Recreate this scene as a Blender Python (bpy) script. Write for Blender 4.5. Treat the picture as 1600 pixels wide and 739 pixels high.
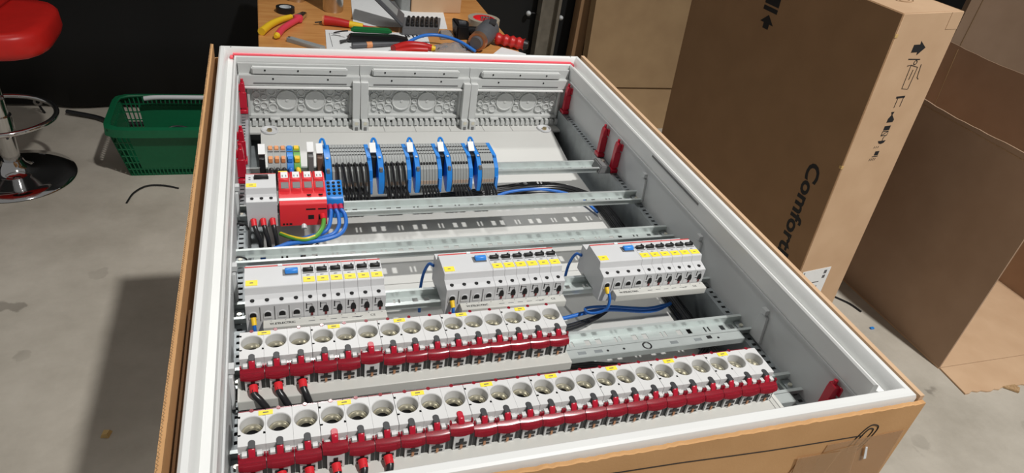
import bpy, bmesh, math, random
from mathutils import Vector, Matrix, Euler
random.seed(7)
for o in list(bpy.data.objects): bpy.data.objects.remove(o)
scene = bpy.context.scene
COL = scene.collection
ZF = 1.0            # the cabinet rim lies 1.0 m above the floor; inside the script z=0 is the rim

# ------------------------------------------------------------------ camera
cam_d = bpy.data.cameras.new('camera'); cam = bpy.data.objects.new('camera', cam_d); COL.objects.link(cam)
cam_d.sensor_width = 36; cam_d.lens = 24.336; cam_d.clip_start = .02; cam_d.clip_end = 100
_c = Vector((.0978, -.3862, .5372)); _t = Vector((.4067, .3678, 0)); _roll = .164
_z = (_c - _t).normalized(); _x = Vector((0, 0, 1)).cross(_z).normalized(); _y = _z.cross(_x)
_cx = _x*math.cos(_roll) + _y*math.sin(_roll); _cy = -_x*math.sin(_roll) + _y*math.cos(_roll)
cam.matrix_world = Matrix(((_cx.x, _cy.x, _z.x, _c.x), (_cx.y, _cy.y, _z.y, _c.y), (_cx.z, _cy.z, _z.z, _c.z + ZF), (0, 0, 0, 1)))
scene.camera = cam

# ------------------------------------------------------------------ light
w = bpy.data.worlds.new('hall_ambient'); scene.world = w; w.use_nodes = True
w.node_tree.nodes['Background'].inputs[0].default_value = (1.0, .98, .95, 1)
w.node_tree.nodes['Background'].inputs[1].default_value = .20
def lamp(name, kind, loc, energy, color=(1, 1, 1), target=None, **k):
    d = bpy.data.lights.new(name, kind); d.energy = energy; d.color = color
    for a, b in k.items(): setattr(d, a, b)
    o = bpy.data.objects.new(name, d); COL.objects.link(o); o.location = (loc[0], loc[1], loc[2] + ZF)
    if target is not None:
        o.rotation_euler = (Vector(target) - Vector(loc)).to_track_quat('-Z', 'Y').to_euler()
    return o
lamp('hall_high_bay_lamp', 'SPOT', (3.1, -3.4, 7.9), 3450, (1.0, .98, .95), (1.65, .3, 0), spot_size=math.radians(37), spot_blend=1.0, shadow_soft_size=.19)
lamp('added_sheen_light', 'AREA', (-1.6, 3.2, 5.0), 15, (1.0, .98, .95), (.3, .6, 0), shape='RECTANGLE', size=2.4, size_y=.4)  # unseen area light, added for sheen and glossy reflections

lamp('rail_shadow_fill', 'SPOT', (.25, 2.9, 2.6), 150, (1.0, .985, .96), (.42, .58, -.1), spot_size=math.radians(37), spot_blend=.6, shadow_soft_size=.10)  # unseen spot, added to lift the rail shadow on the back plate

vs = scene.view_settings
vs.view_transform = 'Standard'; vs.look = 'None'; vs.gamma = 1; vs.use_curve_mapping = False; vs.exposure = 0.0

# ------------------------------------------------------------------ materials
def lin(c): return tuple((v/255/12.92 if v/255 <= .04045 else ((v/255+.055)/1.055)**2.4) for v in c) + (1,)
MATS = {}
def mat(name, col, rough=.5, metal=0, var=0, scale=60, bump=0, trans=0, coat=0, spec=None, col2=None, bscale=None, alpha=1, detail=3):
    m = bpy.data.materials.new(name); m.use_nodes = True; nt = m.node_tree; b = nt.nodes['Principled BSDF']
    b.inputs['Base Color'].default_value = lin(col); b.inputs['Roughness'].default_value = rough; b.inputs['Metallic'].default_value = metal
    if trans: b.inputs['Transmission Weight'].default_value = trans
    if coat: b.inputs['Coat Weight'].default_value = coat
    if spec is not None: b.inputs['Specular IOR Level'].default_value = spec
    if alpha < 1: b.inputs['Alpha'].default_value = alpha
    tc = nt.nodes.new('ShaderNodeTexCoord')
    if var or col2:
        n = nt.nodes.new('ShaderNodeTexNoise'); n.inputs['Scale'].default_value = scale; n.inputs['Detail'].default_value = detail
        nt.links.new(tc.outputs['Object'], n.inputs['Vector'])
        r = nt.nodes.new('ShaderNodeValToRGB'); r.color_ramp.elements[0].position = .3; r.color_ramp.elements[1].position = .7
        a = lin(col); k = col2 and lin(col2)
        r.color_ramp.elements[0].color = k if k else tuple(max(0, v*(1-var)) for v in a[:3]) + (1,)
        r.color_ramp.elements[1].color = a if k else tuple(min(1, v*(1+var)) for v in a[:3]) + (1,)
        nt.links.new(n.outputs['Fac'], r.inputs['Fac']); nt.links.new(r.outputs['Color'], b.inputs['Base Color'])
    if bump:
        n2 = nt.nodes.new('ShaderNodeTexNoise'); n2.inputs['Scale'].default_value = bscale or scale*4; n2.inputs['Detail'].default_value = 4
        nt.links.new(tc.outputs['Object'], n2.inputs['Vector'])
        bp = nt.nodes.new('ShaderNodeBump'); bp.inputs['Strength'].default_value = bump; bp.inputs['Distance'].default_value = .001
        nt.links.new(n2.outputs['Fac'], bp.inputs['Height']); nt.links.new(bp.outputs['Normal'], b.inputs['Normal'])
    MATS[name] = m
    return m
mat('white_enamel', (224, 225, 223), .32, var=.02, scale=8)
mat('grey_plastic', (196, 198, 196), .5, var=.03, scale=20)
mat('wall_grey', (200, 202, 202), .42, var=.02, scale=10)
mat('plate_grey', (200, 200, 196), .5, var=.03, scale=6)
mat('device_white', (205, 206, 207), .45, var=.02, scale=30)
mat('fuse_white', (210, 210, 209), .42, var=.02, scale=30)
mat('trunk_white', (206, 206, 200), .4, var=.02, scale=20)
mat('galvanised', (206, 213, 211), .3, .5, var=.035, scale=60, bump=.02)
mat('dark_steel', (146, 152, 154), .42, .4, var=.12, scale=50)
mat('black', (22, 22, 24), .45)
mat('print_black', (26, 26, 28), .7)
mat('print_grey', (95, 95, 98), .7)
mat('dark_grey', (58, 58, 60), .5)
mat('mid_grey', (110, 110, 110), .5)
mat('dark_hole', (16, 16, 17), .8)
mat('nickel', (222, 218, 202), .28, .85)
mat('copper', (190, 142, 110), .4, .8)
mat('brass', (190, 170, 130), .3, .9)
mat('red_plastic', (186, 22, 48), .3)
mat('red_clear', (192, 12, 48), .17, trans=.6, coat=.4)
mat('red_device', (222, 42, 50), .42, var=.02)
mat('clamp_red', (104, 24, 28), .5)
mat('red_print', (205, 60, 55), .5)
mat('red_seal', (246, 92, 106), .35)
mat('ferrule_red', (220, 40, 50), .4)
mat('ferrule_magenta', (190, 40, 80), .4)
mat('yellow_label', (250, 226, 60), .5)
mat('yellow_plastic', (238, 196, 40), .45)
mat('green_wire', (92, 160, 62), .42)
mat('blue_plastic', (28, 128, 214), .4, var=.05)
mat('blue_toggle', (52, 136, 224), .35)
mat('blue_wire', (38, 108, 196), .38)
mat('black_wire', (34, 34, 36), .3)
mat('terminal_grey', (150, 153, 152), .5, var=.06, scale=80)
mat('orange', (222, 150, 98), .5)
mat('terminal_tan', (176, 152, 134), .5)
mat('brown_plastic', (110, 84, 68), .5)
mat('paper', (232, 234, 234), .7, var=.02)
mat('cardboard', (204, 158, 108), .85, col2=(194, 148, 98), var=.1, scale=14, bump=.15, bscale=300)
mat('cardboard_grey', (164, 136, 100), .85, col2=(154, 126, 92), var=.1, scale=10, bump=.15, bscale=300)
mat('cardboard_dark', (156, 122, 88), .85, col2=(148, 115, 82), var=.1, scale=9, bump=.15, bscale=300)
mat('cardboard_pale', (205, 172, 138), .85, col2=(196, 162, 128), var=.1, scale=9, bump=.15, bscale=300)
mat('cardboard_mid', (172, 144, 120), .85, col2=(164, 136, 112), var=.1, scale=9, bump=.15, bscale=300)
mat('card_edge', (196, 164, 122), .9, col2=(150, 116, 80), var=.3, scale=200)
mat('tape_brown', (196, 150, 100), .2, coat=.4, alpha=.4)
mat('tarp', (14, 15, 15), .7, bump=.3, bscale=6)
mat('chrome', (215, 215, 215), .08, 1.0)
mat('steel_brushed', (196, 190, 182), .24, 1.0, var=.06, scale=30)
mat('post_metal', (138, 132, 120), .5, .5, var=.15, scale=20)
mat('red_leather', (226, 42, 36), .35, var=.04, scale=30, bump=.1)
mat('basket_green', (10, 98, 62), .42, var=.05)
mat('pliers_pink', (228, 66, 88), .45)
mat('handle_red', (190, 36, 34), .4)
mat('tool_green', (30, 120, 66), .45)
mat('tool_grey', (86, 88, 92), .5, var=.08)
mat('case_grey', (104, 104, 106), .5)
mat('tape_white', (205, 208, 210), .35)
mat('tape_clear', (206, 196, 176), .15, trans=.3)
mat('blue_hose', (48, 118, 208), .35)
mat('wood_scrap', (206, 172, 112), .7)
mat('blister', (225, 228, 230), .1, trans=.7)

def floor_mat():
    m = bpy.data.materials.new('concrete'); m.use_nodes = True; nt = m.node_tree; b = nt.nodes['Principled BSDF']; L = nt.links
    tc = nt.nodes.new('ShaderNodeTexCoord')
    n = nt.nodes.new('ShaderNodeTexNoise'); n.inputs['Scale'].default_value = 2.2; n.inputs['Detail'].default_value = 8; n.inputs['Roughness'].default_value = .65
    L.new(tc.outputs['Object'], n.inputs['Vector'])
    r = nt.nodes.new('ShaderNodeValToRGB'); r.color_ramp.elements[0].position = .3; r.color_ramp.elements[1].position = .72
    r.color_ramp.elements[0].color = lin((158, 151, 138)); r.color_ramp.elements[1].color = lin((196, 189, 176))
    L.new(n.outputs['Fac'], r.inputs['Fac'])
    # round damp stains
    v = nt.nodes.new('ShaderNodeTexVoronoi'); v.inputs['Scale'].default_value = 7.5
    n3 = nt.nodes.new('ShaderNodeTexNoise'); n3.inputs['Scale'].default_value = 14; n3.inputs['Detail'].default_value = 3
    mv = nt.nodes.new('ShaderNodeMixRGB'); mv.inputs[0].default_value = .09
    L.new(tc.outputs['Object'], n3.inputs['Vector']); L.new(tc.outputs['Object'], mv.inputs[1]); L.new(n3.outputs['Color'], mv.inputs[2]); L.new(mv.outputs[0], v.inputs['Vector'])
    cr = nt.nodes.new('ShaderNodeValToRGB'); cr.color_ramp.elements[0].position = .17; cr.color_ramp.elements[1].position = .22
    cr.color_ramp.elements[0].color = (.55, .54, .53, 1); cr.color_ramp.elements[1].color = (1, 1, 1, 1)
    L.new(v.outputs['Distance'], cr.inputs['Fac'])
    n4 = nt.nodes.new('ShaderNodeTexNoise'); n4.inputs['Scale'].default_value = 1.6; L.new(tc.outputs['Object'], n4.inputs['Vector'])
    cr2 = nt.nodes.new('ShaderNodeValToRGB'); cr2.color_ramp.elements[0].position = .5; cr2.color_ramp.elements[1].position = .6
    L.new(n4.outputs['Fac'], cr2.inputs['Fac'])
    mx = nt.nodes.new('ShaderNodeMixRGB'); mx.inputs[1].default_value = (1, 1, 1, 1); L.new(cr2.outputs['Color'], mx.inputs[0]); L.new(cr.outputs['Color'], mx.inputs[2])
    mul = nt.nodes.new('ShaderNodeMixRGB'); mul.blend_type = 'MULTIPLY'; mul.inputs[0].default_value = .8
    L.new(r.outputs['Color'], mul.inputs[1]); L.new(mx.outputs[0], mul.inputs[2]); L.new(mul.outputs[0], b.inputs['Base Color'])
    b.inputs['Roughness'].default_value = .75
    n5 = nt.nodes.new('ShaderNodeTexNoise'); n5.inputs['Scale'].default_value = 60; n5.inputs['Detail'].default_value = 5; L.new(tc.outputs['Object'], n5.inputs['Vector'])
    bu = nt.nodes.new('ShaderNodeBump'); bu.inputs['Strength'].default_value = .2; bu.inputs['Distance'].default_value = .003
    L.new(n5.outputs['Fac'], bu.inputs['Height']); L.new(bu.outputs['Normal'], b.inputs['Normal'])
    MATS['concrete'] = m
floor_mat()
def wood_mat():
    m = bpy.data.materials.new('bench_wood'); m.use_nodes = True; nt = m.node_tree; b = nt.nodes['Principled BSDF']; L = nt.links
    tc = nt.nodes.new('ShaderNodeTexCoord'); mp = nt.nodes.new('ShaderNodeMapping'); mp.inputs['Scale'].default_value = (3, 22, 3)
    n = nt.nodes.new('ShaderNodeTexNoise'); n.inputs['Scale'].default_value = 3; n.inputs['Detail'].default_value = 6
    r = nt.nodes.new('ShaderNodeValToRGB'); r.color_ramp.elements[0].position = .3; r.color_ramp.elements[1].position = .7
    r.color_ramp.elements[0].color = lin((196, 134, 74)); r.color_ramp.elements[1].color = lin((216, 158, 94))
    L.new(tc.outputs['Object'], mp.inputs[0]); L.new(mp.outputs[0], n.inputs['Vector']); L.new(n.outputs['Fac'], r.inputs[0]); L.new(r.outputs[0], b.inputs['Base Color'])
    b.inputs['Roughness'].default_value = .38
    MATS['bench_wood'] = m
wood_mat()

# ------------------------------------------------------------------ mesh helpers
def sub(a, b): return (a[0]-b[0], a[1]-b[1], a[2]-b[2])
ORG = {}
def link(o): COL.objects.link(o); return o
def thing(name, org=(0, 0, 0), rot=None, label=None, cat=None, group=None):
    o = link(bpy.data.objects.new(name, None)); o.empty_display_size = .02
    o.location = (org[0], org[1], org[2] + ZF); ORG[o.name] = org
    if rot: o.rotation_euler = rot
    if label: tag(o, label, cat, group)
    return o
def tag(o, label=None, cat=None, group=None, kind=None):
    if label: o['label'] = label
    if cat: o['category'] = cat
    if group: o['group'] = group
    if kind: o['kind'] = kind
    return o
def put(name, mesh, parent=None, loc=(0, 0, 0), rot=None):
    o = link(bpy.data.objects.new(name, mesh)); o.location = loc
    if rot: o.rotation_euler = rot
    if parent is not None: o.parent = parent; ORG[o.name] = (0, 0, 0)
    return o
class MB:
    def __init__(s): s.v = []; s.f = []
    def add(s, vs, fs):
        n = len(s.v); s.v += [tuple(p) for p in vs]; s.f += [tuple(i+n for i in f) for f in fs]; return s
    def box(s, x0, x1, y0, y1, z0, z1):
        return s.add([(x0,y0,z0),(x1,y0,z0),(x1,y1,z0),(x0,y1,z0),(x0,y0,z1),(x1,y0,z1),(x1,y1,z1),(x0,y1,z1)],
                     [(3,2,1,0),(4,5,6,7),(0,1,5,4),(1,2,6,5),(2,3,7,6),(3,0,4,7)])
    def hexa(s, p): return s.add(p, [(3,2,1,0),(4,5,6,7),(0,1,5,4),(1,2,6,5),(2,3,7,6),(3,0,4,7)])
    def prism(s, prof, a0, a1, axis='x'):
        n = len(prof); vs = []
        for a in (a0, a1):
            for (p, q) in prof: vs.append({'x': (a, p, q), 'y': (p, a, q), 'z': (p, q, a)}[axis])
        fs = [tuple(range(n)), tuple(range(2*n-1, n-1, -1))] + [(i, n+i, n+(i+1) % n, (i+1) % n) for i in range(n)]
        return s.add(vs, fs)
    def cyl(s, p0, p1, r0, r1=None, n=16, cap0=True, cap1=True):
        r1 = r0 if r1 is None else r1
        p0 = Vector(p0); p1 = Vector(p1); d = (p1-p0).normalized()
        a = d.orthogonal().normalized(); b = d.cross(a); vs = []
        for p, r in ((p0, r0), (p1, r1)):
            for i in range(n):
                t = 2*math.pi*i/n; vs.append(tuple(p + a*(r*math.cos(t)) + b*(r*math.sin(t))))
        fs = [(i, (i+1) % n, n+(i+1) % n, n+i) for i in range(n)]
        if cap0: fs.append(tuple(range(n-1, -1, -1)))
        if cap1: fs.append(tuple(range(n, 2*n)))
        return s.add(vs, fs)
    def lathe(s, prof, c=(0, 0, 0), n=24, axis='z', closed=False):
        vs = []; m = len(prof)
        for i in range(n):
            t = 2*math.pi*i/n; ct, st = math.cos(t), math.sin(t)
            for r, h in prof:
                p = {'z': (r*ct, r*st, h), 'y': (r*ct, h, r*st), 'x': (h, r*ct, r*st)}[axis]
                vs.append((p[0]+c[0], p[1]+c[1], p[2]+c[2]))
        fs = []
        rng = range(m if closed else m-1)
        for i in range(n):
            for j in rng: fs.append((i*m+j, ((i+1) % n)*m+j, ((i+1) % n)*m+(j+1) % m, i*m+(j+1) % m))
        return s.add(vs, fs)
    def tube(s, pts, r, n=8, smooth=6, caps=True):
        pts = [Vector(p) for p in pts]
        if smooth and len(pts) > 2:
            q = [pts[0]*2-pts[1]] + pts + [pts[-1]*2-pts[-2]]; out = []
            for i in range(1, len(q)-2):
                a, b, c, d = q[i-1], q[i], q[i+1], q[i+2]
                for k in range(smooth):
                    t = k/smooth
                    out.append(.5*((2*b) + (c-a)*t + (2*a-5*b+4*c-d)*t*t + (3*b-a-3*c+d)*t**3))
            out.append(pts[-1]); pts = out
        vs = []; prev = None; m = len(pts)
        for i, p in enumerate(pts):
            d = (pts[min(i+1, m-1)] - pts[max(i-1, 0)]).normalized()
            if prev is None: a = d.orthogonal().normalized()
            else:
                a = prev - d*prev.dot(d); a = a.normalized() if a.length > 1e-6 else d.orthogonal().normalized()
            prev = a; b = d.cross(a); rr = r(i/(m-1)) if callable(r) else r
            for k in range(n):
                t = 2*math.pi*k/n; vs.append(tuple(p + a*(rr*math.cos(t)) + b*(rr*math.sin(t))))
        fs = [(i*n+k, i*n+(k+1) % n, (i+1)*n+(k+1) % n, (i+1)*n+k) for i in range(m-1) for k in range(n)]
        if caps: fs += [tuple(range(n-1, -1, -1)), tuple(range((m-1)*n, m*n))]
        return s.add(vs, fs)
    def holeplate(s, cx, cy, half, r, z, n=32):
        """square plate with a round hole"""
        vs = []; h = half
        for i in range(n):
            t = 2*math.pi*(i+.0)/n + math.pi/4; c, q = math.cos(t), math.sin(t); k = h/max(abs(c), abs(q))
            vs.append((cx+c*k, cy+q*k, z)); vs.append((cx+c*r, cy+q*r, z))
        return s.add(vs, [(2*i, 2*((i+1) % n), 2*((i+1) % n)+1, 2*i+1) for i in range(n)])
    def mesh(s, name, m, org=(0, 0, 0), sharp=40, bevel=0):
        me = bpy.data.meshes.new(name); me.from_pydata([sub(v, org) for v in s.v], [], s.f)
        bm = bmesh.new(); bm.from_mesh(me); bmesh.ops.remove_doubles(bm, verts=bm.verts, dist=1e-6)
        bmesh.ops.recalc_face_normals(bm, faces=bm.faces)
        if bevel:
            es = [e for e in bm.edges if len(e.link_faces) == 2 and e.calc_face_angle(0) > .6]
            bmesh.ops.bevel(bm, geom=es, offset=bevel, segments=2 if bevel > .0015 else 1, affect='EDGES', clamp_overlap=True)
        bm.to_mesh(me); bm.free()
        me.materials.append(MATS[m]); me.shade_smooth(); me.set_sharp_from_angle(angle=math.radians(sharp))
        return me
    def build(s, name, m, parent=None, org=None, sharp=40, bevel=0):
        if parent is None:
            org = org or (0, 0, 0)
            o = put(name, s.mesh(name, m, org, sharp, bevel), None, (org[0], org[1], org[2]+ZF)); ORG[o.name] = org
        else:
            po = ORG[parent.name]
            o = put(name, s.mesh(name, m, po, sharp, bevel), parent); ORG[o.name] = po
        return o
def B(*a): return MB().box(*a)
def copy_tree(o, parent=None):
    c = o.copy(); COL.objects.link(c); c.parent = parent
    ORG[c.name] = ORG.get(o.name, (0, 0, 0))
    for ch in o.children: copy_tree(ch, c)
    return c
def text_mesh(body, size, m, extrude=.0, align='LEFT', bold=0):
    cu = bpy.data.curves.new('lettering', 'FONT'); cu.body = body; cu.size = size; cu.extrude = extrude; cu.align_x = align; cu.offset = bold
    cu.resolution_u = 3
    ob = bpy.data.objects.new('lettering_source', cu); COL.objects.link(ob)
    dg = bpy.context.evaluated_depsgraph_get(); me = bpy.data.meshes.new_from_object(ob.evaluated_get(dg))
    bpy.data.objects.remove(ob); me.materials.clear(); me.materials.append(MATS[m])
    return me
def place_basis(o, origin, ex, ey, parent=None):
    ex = Vector(ex).normalized(); ey = Vector(ey).normalized(); ez = ex.cross(ey)
    o.matrix_local = Matrix(((ex.x, ey.x, ez.x, origin[0]), (ex.y, ey.y, ez.y, origin[1]), (ex.z, ey.z, ez.z, origin[2]), (0, 0, 0, 1)))
ORD = ['first', 'second', 'third', 'fourth', 'fifth', 'sixth', 'seventh', 'eighth', 'ninth', 'tenth', 'eleventh', 'twelfth', 'thirteenth', 'fourteenth', 'fifteenth']
def jit(a): return random.uniform(-a, a)

# ================================================================== SETTING
tag(B(-4, 6, -3, 5, -1.05, -1.0).build('floor', 'concrete', org=(0, 0, -1.0)), kind='structure')
# black tarpaulin wall with soft folds, hung on eyelets
mb = MB(); nx, nz = 120, 10; vs = []; fs = []
for i in range(nx+1):
    x = -4 + 8.6*i/nx
    for j in range(nz+1):
        z = -.985 + 3.2*j/nz
        y = 2.99 + .012*math.sin(x*9+z*1.3) + .008*math.sin(x*23+z*3.1)*(1-.5*j/nz) + .006*math.sin(z*6+x*4)
        vs.append((x, y, z))
for i in range(nx):
    for j in range(nz): fs.append((i*(nz+1)+j, (i+1)*(nz+1)+j, (i+1)*(nz+1)+j+1, i*(nz+1)+j+1))
mb.add(vs, fs)
wall = mb.build('wall_back', 'tarp', org=(0, 3, -1)); tag(wall, kind='structure')
md = wall.modifiers.new('thickness', 'SOLIDIFY'); md.thickness = .004
tag(B(-4, 4.6, 3.03, 3.06, -1.0, 2.4).build('wall_backing', 'tarp', org=(0, 3.05, -1)), kind='structure')

# ================================================================== SHIPPING CARTON AROUND THE CABINET
carton = thing('shipping_carton', (.4, .5, -.235), None, 'open brown shipping carton in which the white cabinet lies', 'box')
TH = .0055; zb = -.235
def card_panel(name, mb): return mb.build(name, 'cardboard', carton)
card_panel('bottom_panel', B(-.0165, .8065, -.008, 1.120, zb, zb+TH))
def wavy_edge(axis, a0, a1, base, zt, n=160, amp=.0022, seed=1):
    random.seed(seed); mb = MB(); zs = [zt + jit(amp) for _ in range(n+1)]; prof = [(a0, zb+TH)] + [(a0+(a1-a0)*i/n, zs[i]) for i in range(n+1)] + [(a1, zb+TH)]
    return mb.prism(prof, base, base+TH, axis)
card_panel('near_panel', wavy_edge('y', -.0165, .8085, -.008, -.0085, seed=3, amp=.0009))
card_panel('far_panel', wavy_edge('y', -.0165, .818, 1.108, -.03, seed=4))
MB().hexa([(.8015,-.002,zb+TH),(.8075,-.002,zb+TH),(.8075,1.108,zb+TH),(.8015,1.108,zb+TH),(.8020,-.002,-.0012),(.8085,-.002,-.0012),(.8190,1.108,-.0022),(.8110,1.108,-.0022)]).build('right_panel', 'cardboard_pale', carton)  # pinkish light on this side is put into the paler card colour
card_panel('left_panel', wavy_edge('x', -.002, 1.108, -.0165, -.001, seed=6, amp=.0005))
random.seed(11)
# corrugated core showing on the left cut edge
mb = MB()
pts = [(-.0150 + .0009*(1 if i % 2 else -1), -.001 + 1.108*i/520, -.0004) for i in range(521)]
mb.tube(pts, .0004, 4, smooth=0); mb.build('corrugation', 'card_edge', carton)
MB().box(-.0085, -.006, .06, .30, zb+TH, -.03).build('inner_flap', 'cardboard_dark', carton)
# printed handle symbol, score line and tape on the near panel
yN = -.0083
mb = MB(); mb.tube([(.0, yN, -.030), (.40, yN, -.034), (.60, yN, -.0448), (.735, yN, -.0490)], .0006, 5, smooth=3); mb.build('score_line', 'print_black', carton)
def oval(cx, cz, rx, rz, rot, wd, n=28, squash=3):
    pts = []
    for i in range(n+1):
        t = 2*math.pi*i/n; c, s_ = math.cos(t), math.sin(t)
        u = rx*abs(c)**(2/squash)*(1 if c > 0 else -1); v = rz*abs(s_)**(2/squash)*(1 if s_ > 0 else -1)
        pts.append((cx+u*math.cos(rot)-v*math.sin(rot), yN, cz+u*math.sin(rot)+v*math.cos(rot)))
    return MB().tube(pts, wd, 5, smooth=0)
oval(.7375, -.0555, .0115, .0245, -.37, .0008).build('printed_handle', 'print_black', carton)
oval(.7385, -.0535, .0060, .0160, -.30, .0008).build('printed_handle', 'print_black', carton)
MB().hexa([(.7565,yN-.0026,-.093),(.7605,yN-.0026,-.093),(.7510,yN-.0026,-.070),(.7475,yN-.0026,-.069),(.7565,yN-.0032,-.093),(.7605,yN-.0032,-.093),(.7510,yN-.0032,-.070),(.7475,yN-.0032,-.069)]).build('paper_scrap', 'paper', carton)
for k, (x0, x1, z0, z1, sk) in enumerate([(.68, .807, -.150, -.052, .006), (.63, .76, -.16, -.063, .025), (.66, .70, -.15, -.07, -.012)]):
    y_ = yN - .0006*(k+1)
    MB().hexa([(x0,y_,z0),(x1,y_,z0+sk*.4),(x1-sk,y_,z1),(x0+sk,y_,z1-sk*.3),(x0,y_-.0002,z0),(x1,y_-.0002,z0+sk*.4),(x1-sk,y_-.0002,z1),(x0+sk,y_-.0002,z1-sk*.3)]).build('packing_tape', 'tape_brown', carton)
# low table carrying the carton, smaller than the carton
tb = thing('support_table', (.4, .5, -1.0), None, 'plain work table standing under the carton with the cabinet', 'table')
B(.06, .74, .08, 1.02, -.265, -.235).build('table_top', 'bench_wood', tb)
for x in (.09, .67):
    for y in (.11, .95): B(x, x+.04, y, y+.04, -1.0, -.265).build('leg', 'dark_steel', tb)

# ================================================================== CABINET
cab = thing('distribution_cabinet', (.4, .55, -.228), None, 'large white steel distribution cabinet lying on its back without a door', 'cabinet')
W, H = .8, 1.1
PROF = [(0, -.228), (0, -.006), (.0012, -.002), (.004, 0), (.0100, 0), (.0110, -.001), (.0165, -.017), (.0165, -.019), (.0285, -.019), (.0288, -.0105), (.0302, -.0100), (.032, -.0125), (.032, -.226), (.030, -.228)]
PROF_N = [(a, (z if a < .02 else min(z-.020, -.030)) if z > -.2 else z) for a, z in PROF]
PROF_N[3:6] = [(.004, 0), (.0118, 0), (.0130, -.001)]
def side(kind):
    mb = MB(); vs = []; n = len(PROF)
    for e in (0, 1):
        for s_, z in (PROF_N if kind == 'near' else PROF):
            if kind == 'left': vs.append((s_, s_ if e == 0 else H-s_, z))
            if kind == 'right': vs.append((W-s_, s_ if e == 0 else H-s_, z))
            if kind == 'near': vs.append((s_ if e == 0 else W-s_, s_, z))
            if kind == 'far': vs.append((s_ if e == 0 else W-s_, H-s_, z))
    fs = [tuple(range(n)), tuple(range(2*n-1, n-1, -1))] + [(i, n+i, n+(i+1) % n, (i+1) % n) for i in range(n)]
    return mb.add(vs, fs)
for kname in ('left', 'right', 'near', 'far'):
    side(kname).build('side_frame', 'white_enamel', cab, sharp=30)
B(.030, .770, .030, 1.070, -.228, -.222).build('back_sheet', 'wall_grey', cab)
# inner grey liner panels on the side walls
for x0, x1 in ((.0321, .0335), (.7665, .7679)):
    B(x0, x1, .033, 1.064, -.221, -.047).build('wall_liner', 'wall_grey', cab)
B(.0335, .7665, .0321, .0335, -.221, -.03).build('wall_liner', 'wall_grey', cab)
for x0, x1 in ((.0321, .0350), (.7650, .7679)):
    B(x0, x1, .034, 1.05, -.047, -.043).build('liner_rib', 'wall_grey', cab, bevel=.0008)
for y in (.226, .418, .628):
    for sx in (0, 1):
        xa, xb = (.762, .7665) if sx else (.0335, .038)
        MB().prism([(y-.014, -.112), (y+.012, -.112), (y+.008, -.066), (y-.008, -.066)], xa, xb, 'x').build('wall_bracket', 'wall_grey', cab, bevel=.0008)
        B(xa-.002 if sx else xa, xb if sx else xb+.002, y-.004, y+.006, -.064, -.056).build('bracket_stop', 'wall_grey', cab)
B(.7672, .7682, .455, .628, -.020, -.0165).build('wall_slot', 'mid_grey', cab)
# back plates (three boards with joints)
for y0, y1 in ((.045, .498), (.4995, .900)):
    B(.070, .730, y0, y1, -.178, -.175).build('back_plate', 'plate_grey', cab, bevel=.0006)
MB().hexa([(.070,.900,-.178),(.730,.900,-.178),(.730,1.0135,-.160),(.070,1.0135,-.160),(.070,.900,-.175),(.730,.900,-.175),(.730,1.0135,-.1562),(.070,1.0135,-.1562)]).build('back_plate', 'plate_grey', cab)
B(.040, .760, 1.0145, 1.060, -.160, -.1560).build('back_plate', 'plate_grey', cab)
B(.034, .0695, .045, 1.06, -.200, -.197).build('side_channel', 'dark_steel', cab)
B(.7305, .766, .045, 1.06, -.200, -.197).build('side_channel', 'dark_steel', cab)
for x in (.15, .33, .40, .48, .56, .63):
    B(x, x+.0006, 1.0145, 1.042, -.1562, -.1556).build('plate_score', 'mid_grey', cab)
# seal in the far channel of the rim
mb = MB(); mb.tube([(.026, 1.0790, -.0112), (.3, 1.0790, -.0116), (.6, 1.0790, -.0110), (.774, 1.0790, -.0114)], .0036, 8, smooth=6); mb.build('red_seal_strip', 'red_seal', cab)
B(.020, .0265, 1.072, 1.083, -.0185, -.0135).build('seal_corner', 'red_seal', cab, bevel=.001)
B(.7725, .7795, 1.068, 1.083, -.0185, -.0105).build('seal_corner', 'red_plastic', cab, bevel=.001)
for x in (.0225, .776): MB().cyl((x, 1.091, -.0005), (x, 1.091, .0004), .0014, n=10).build('rim_hole', 'dark_hole', cab)
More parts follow.
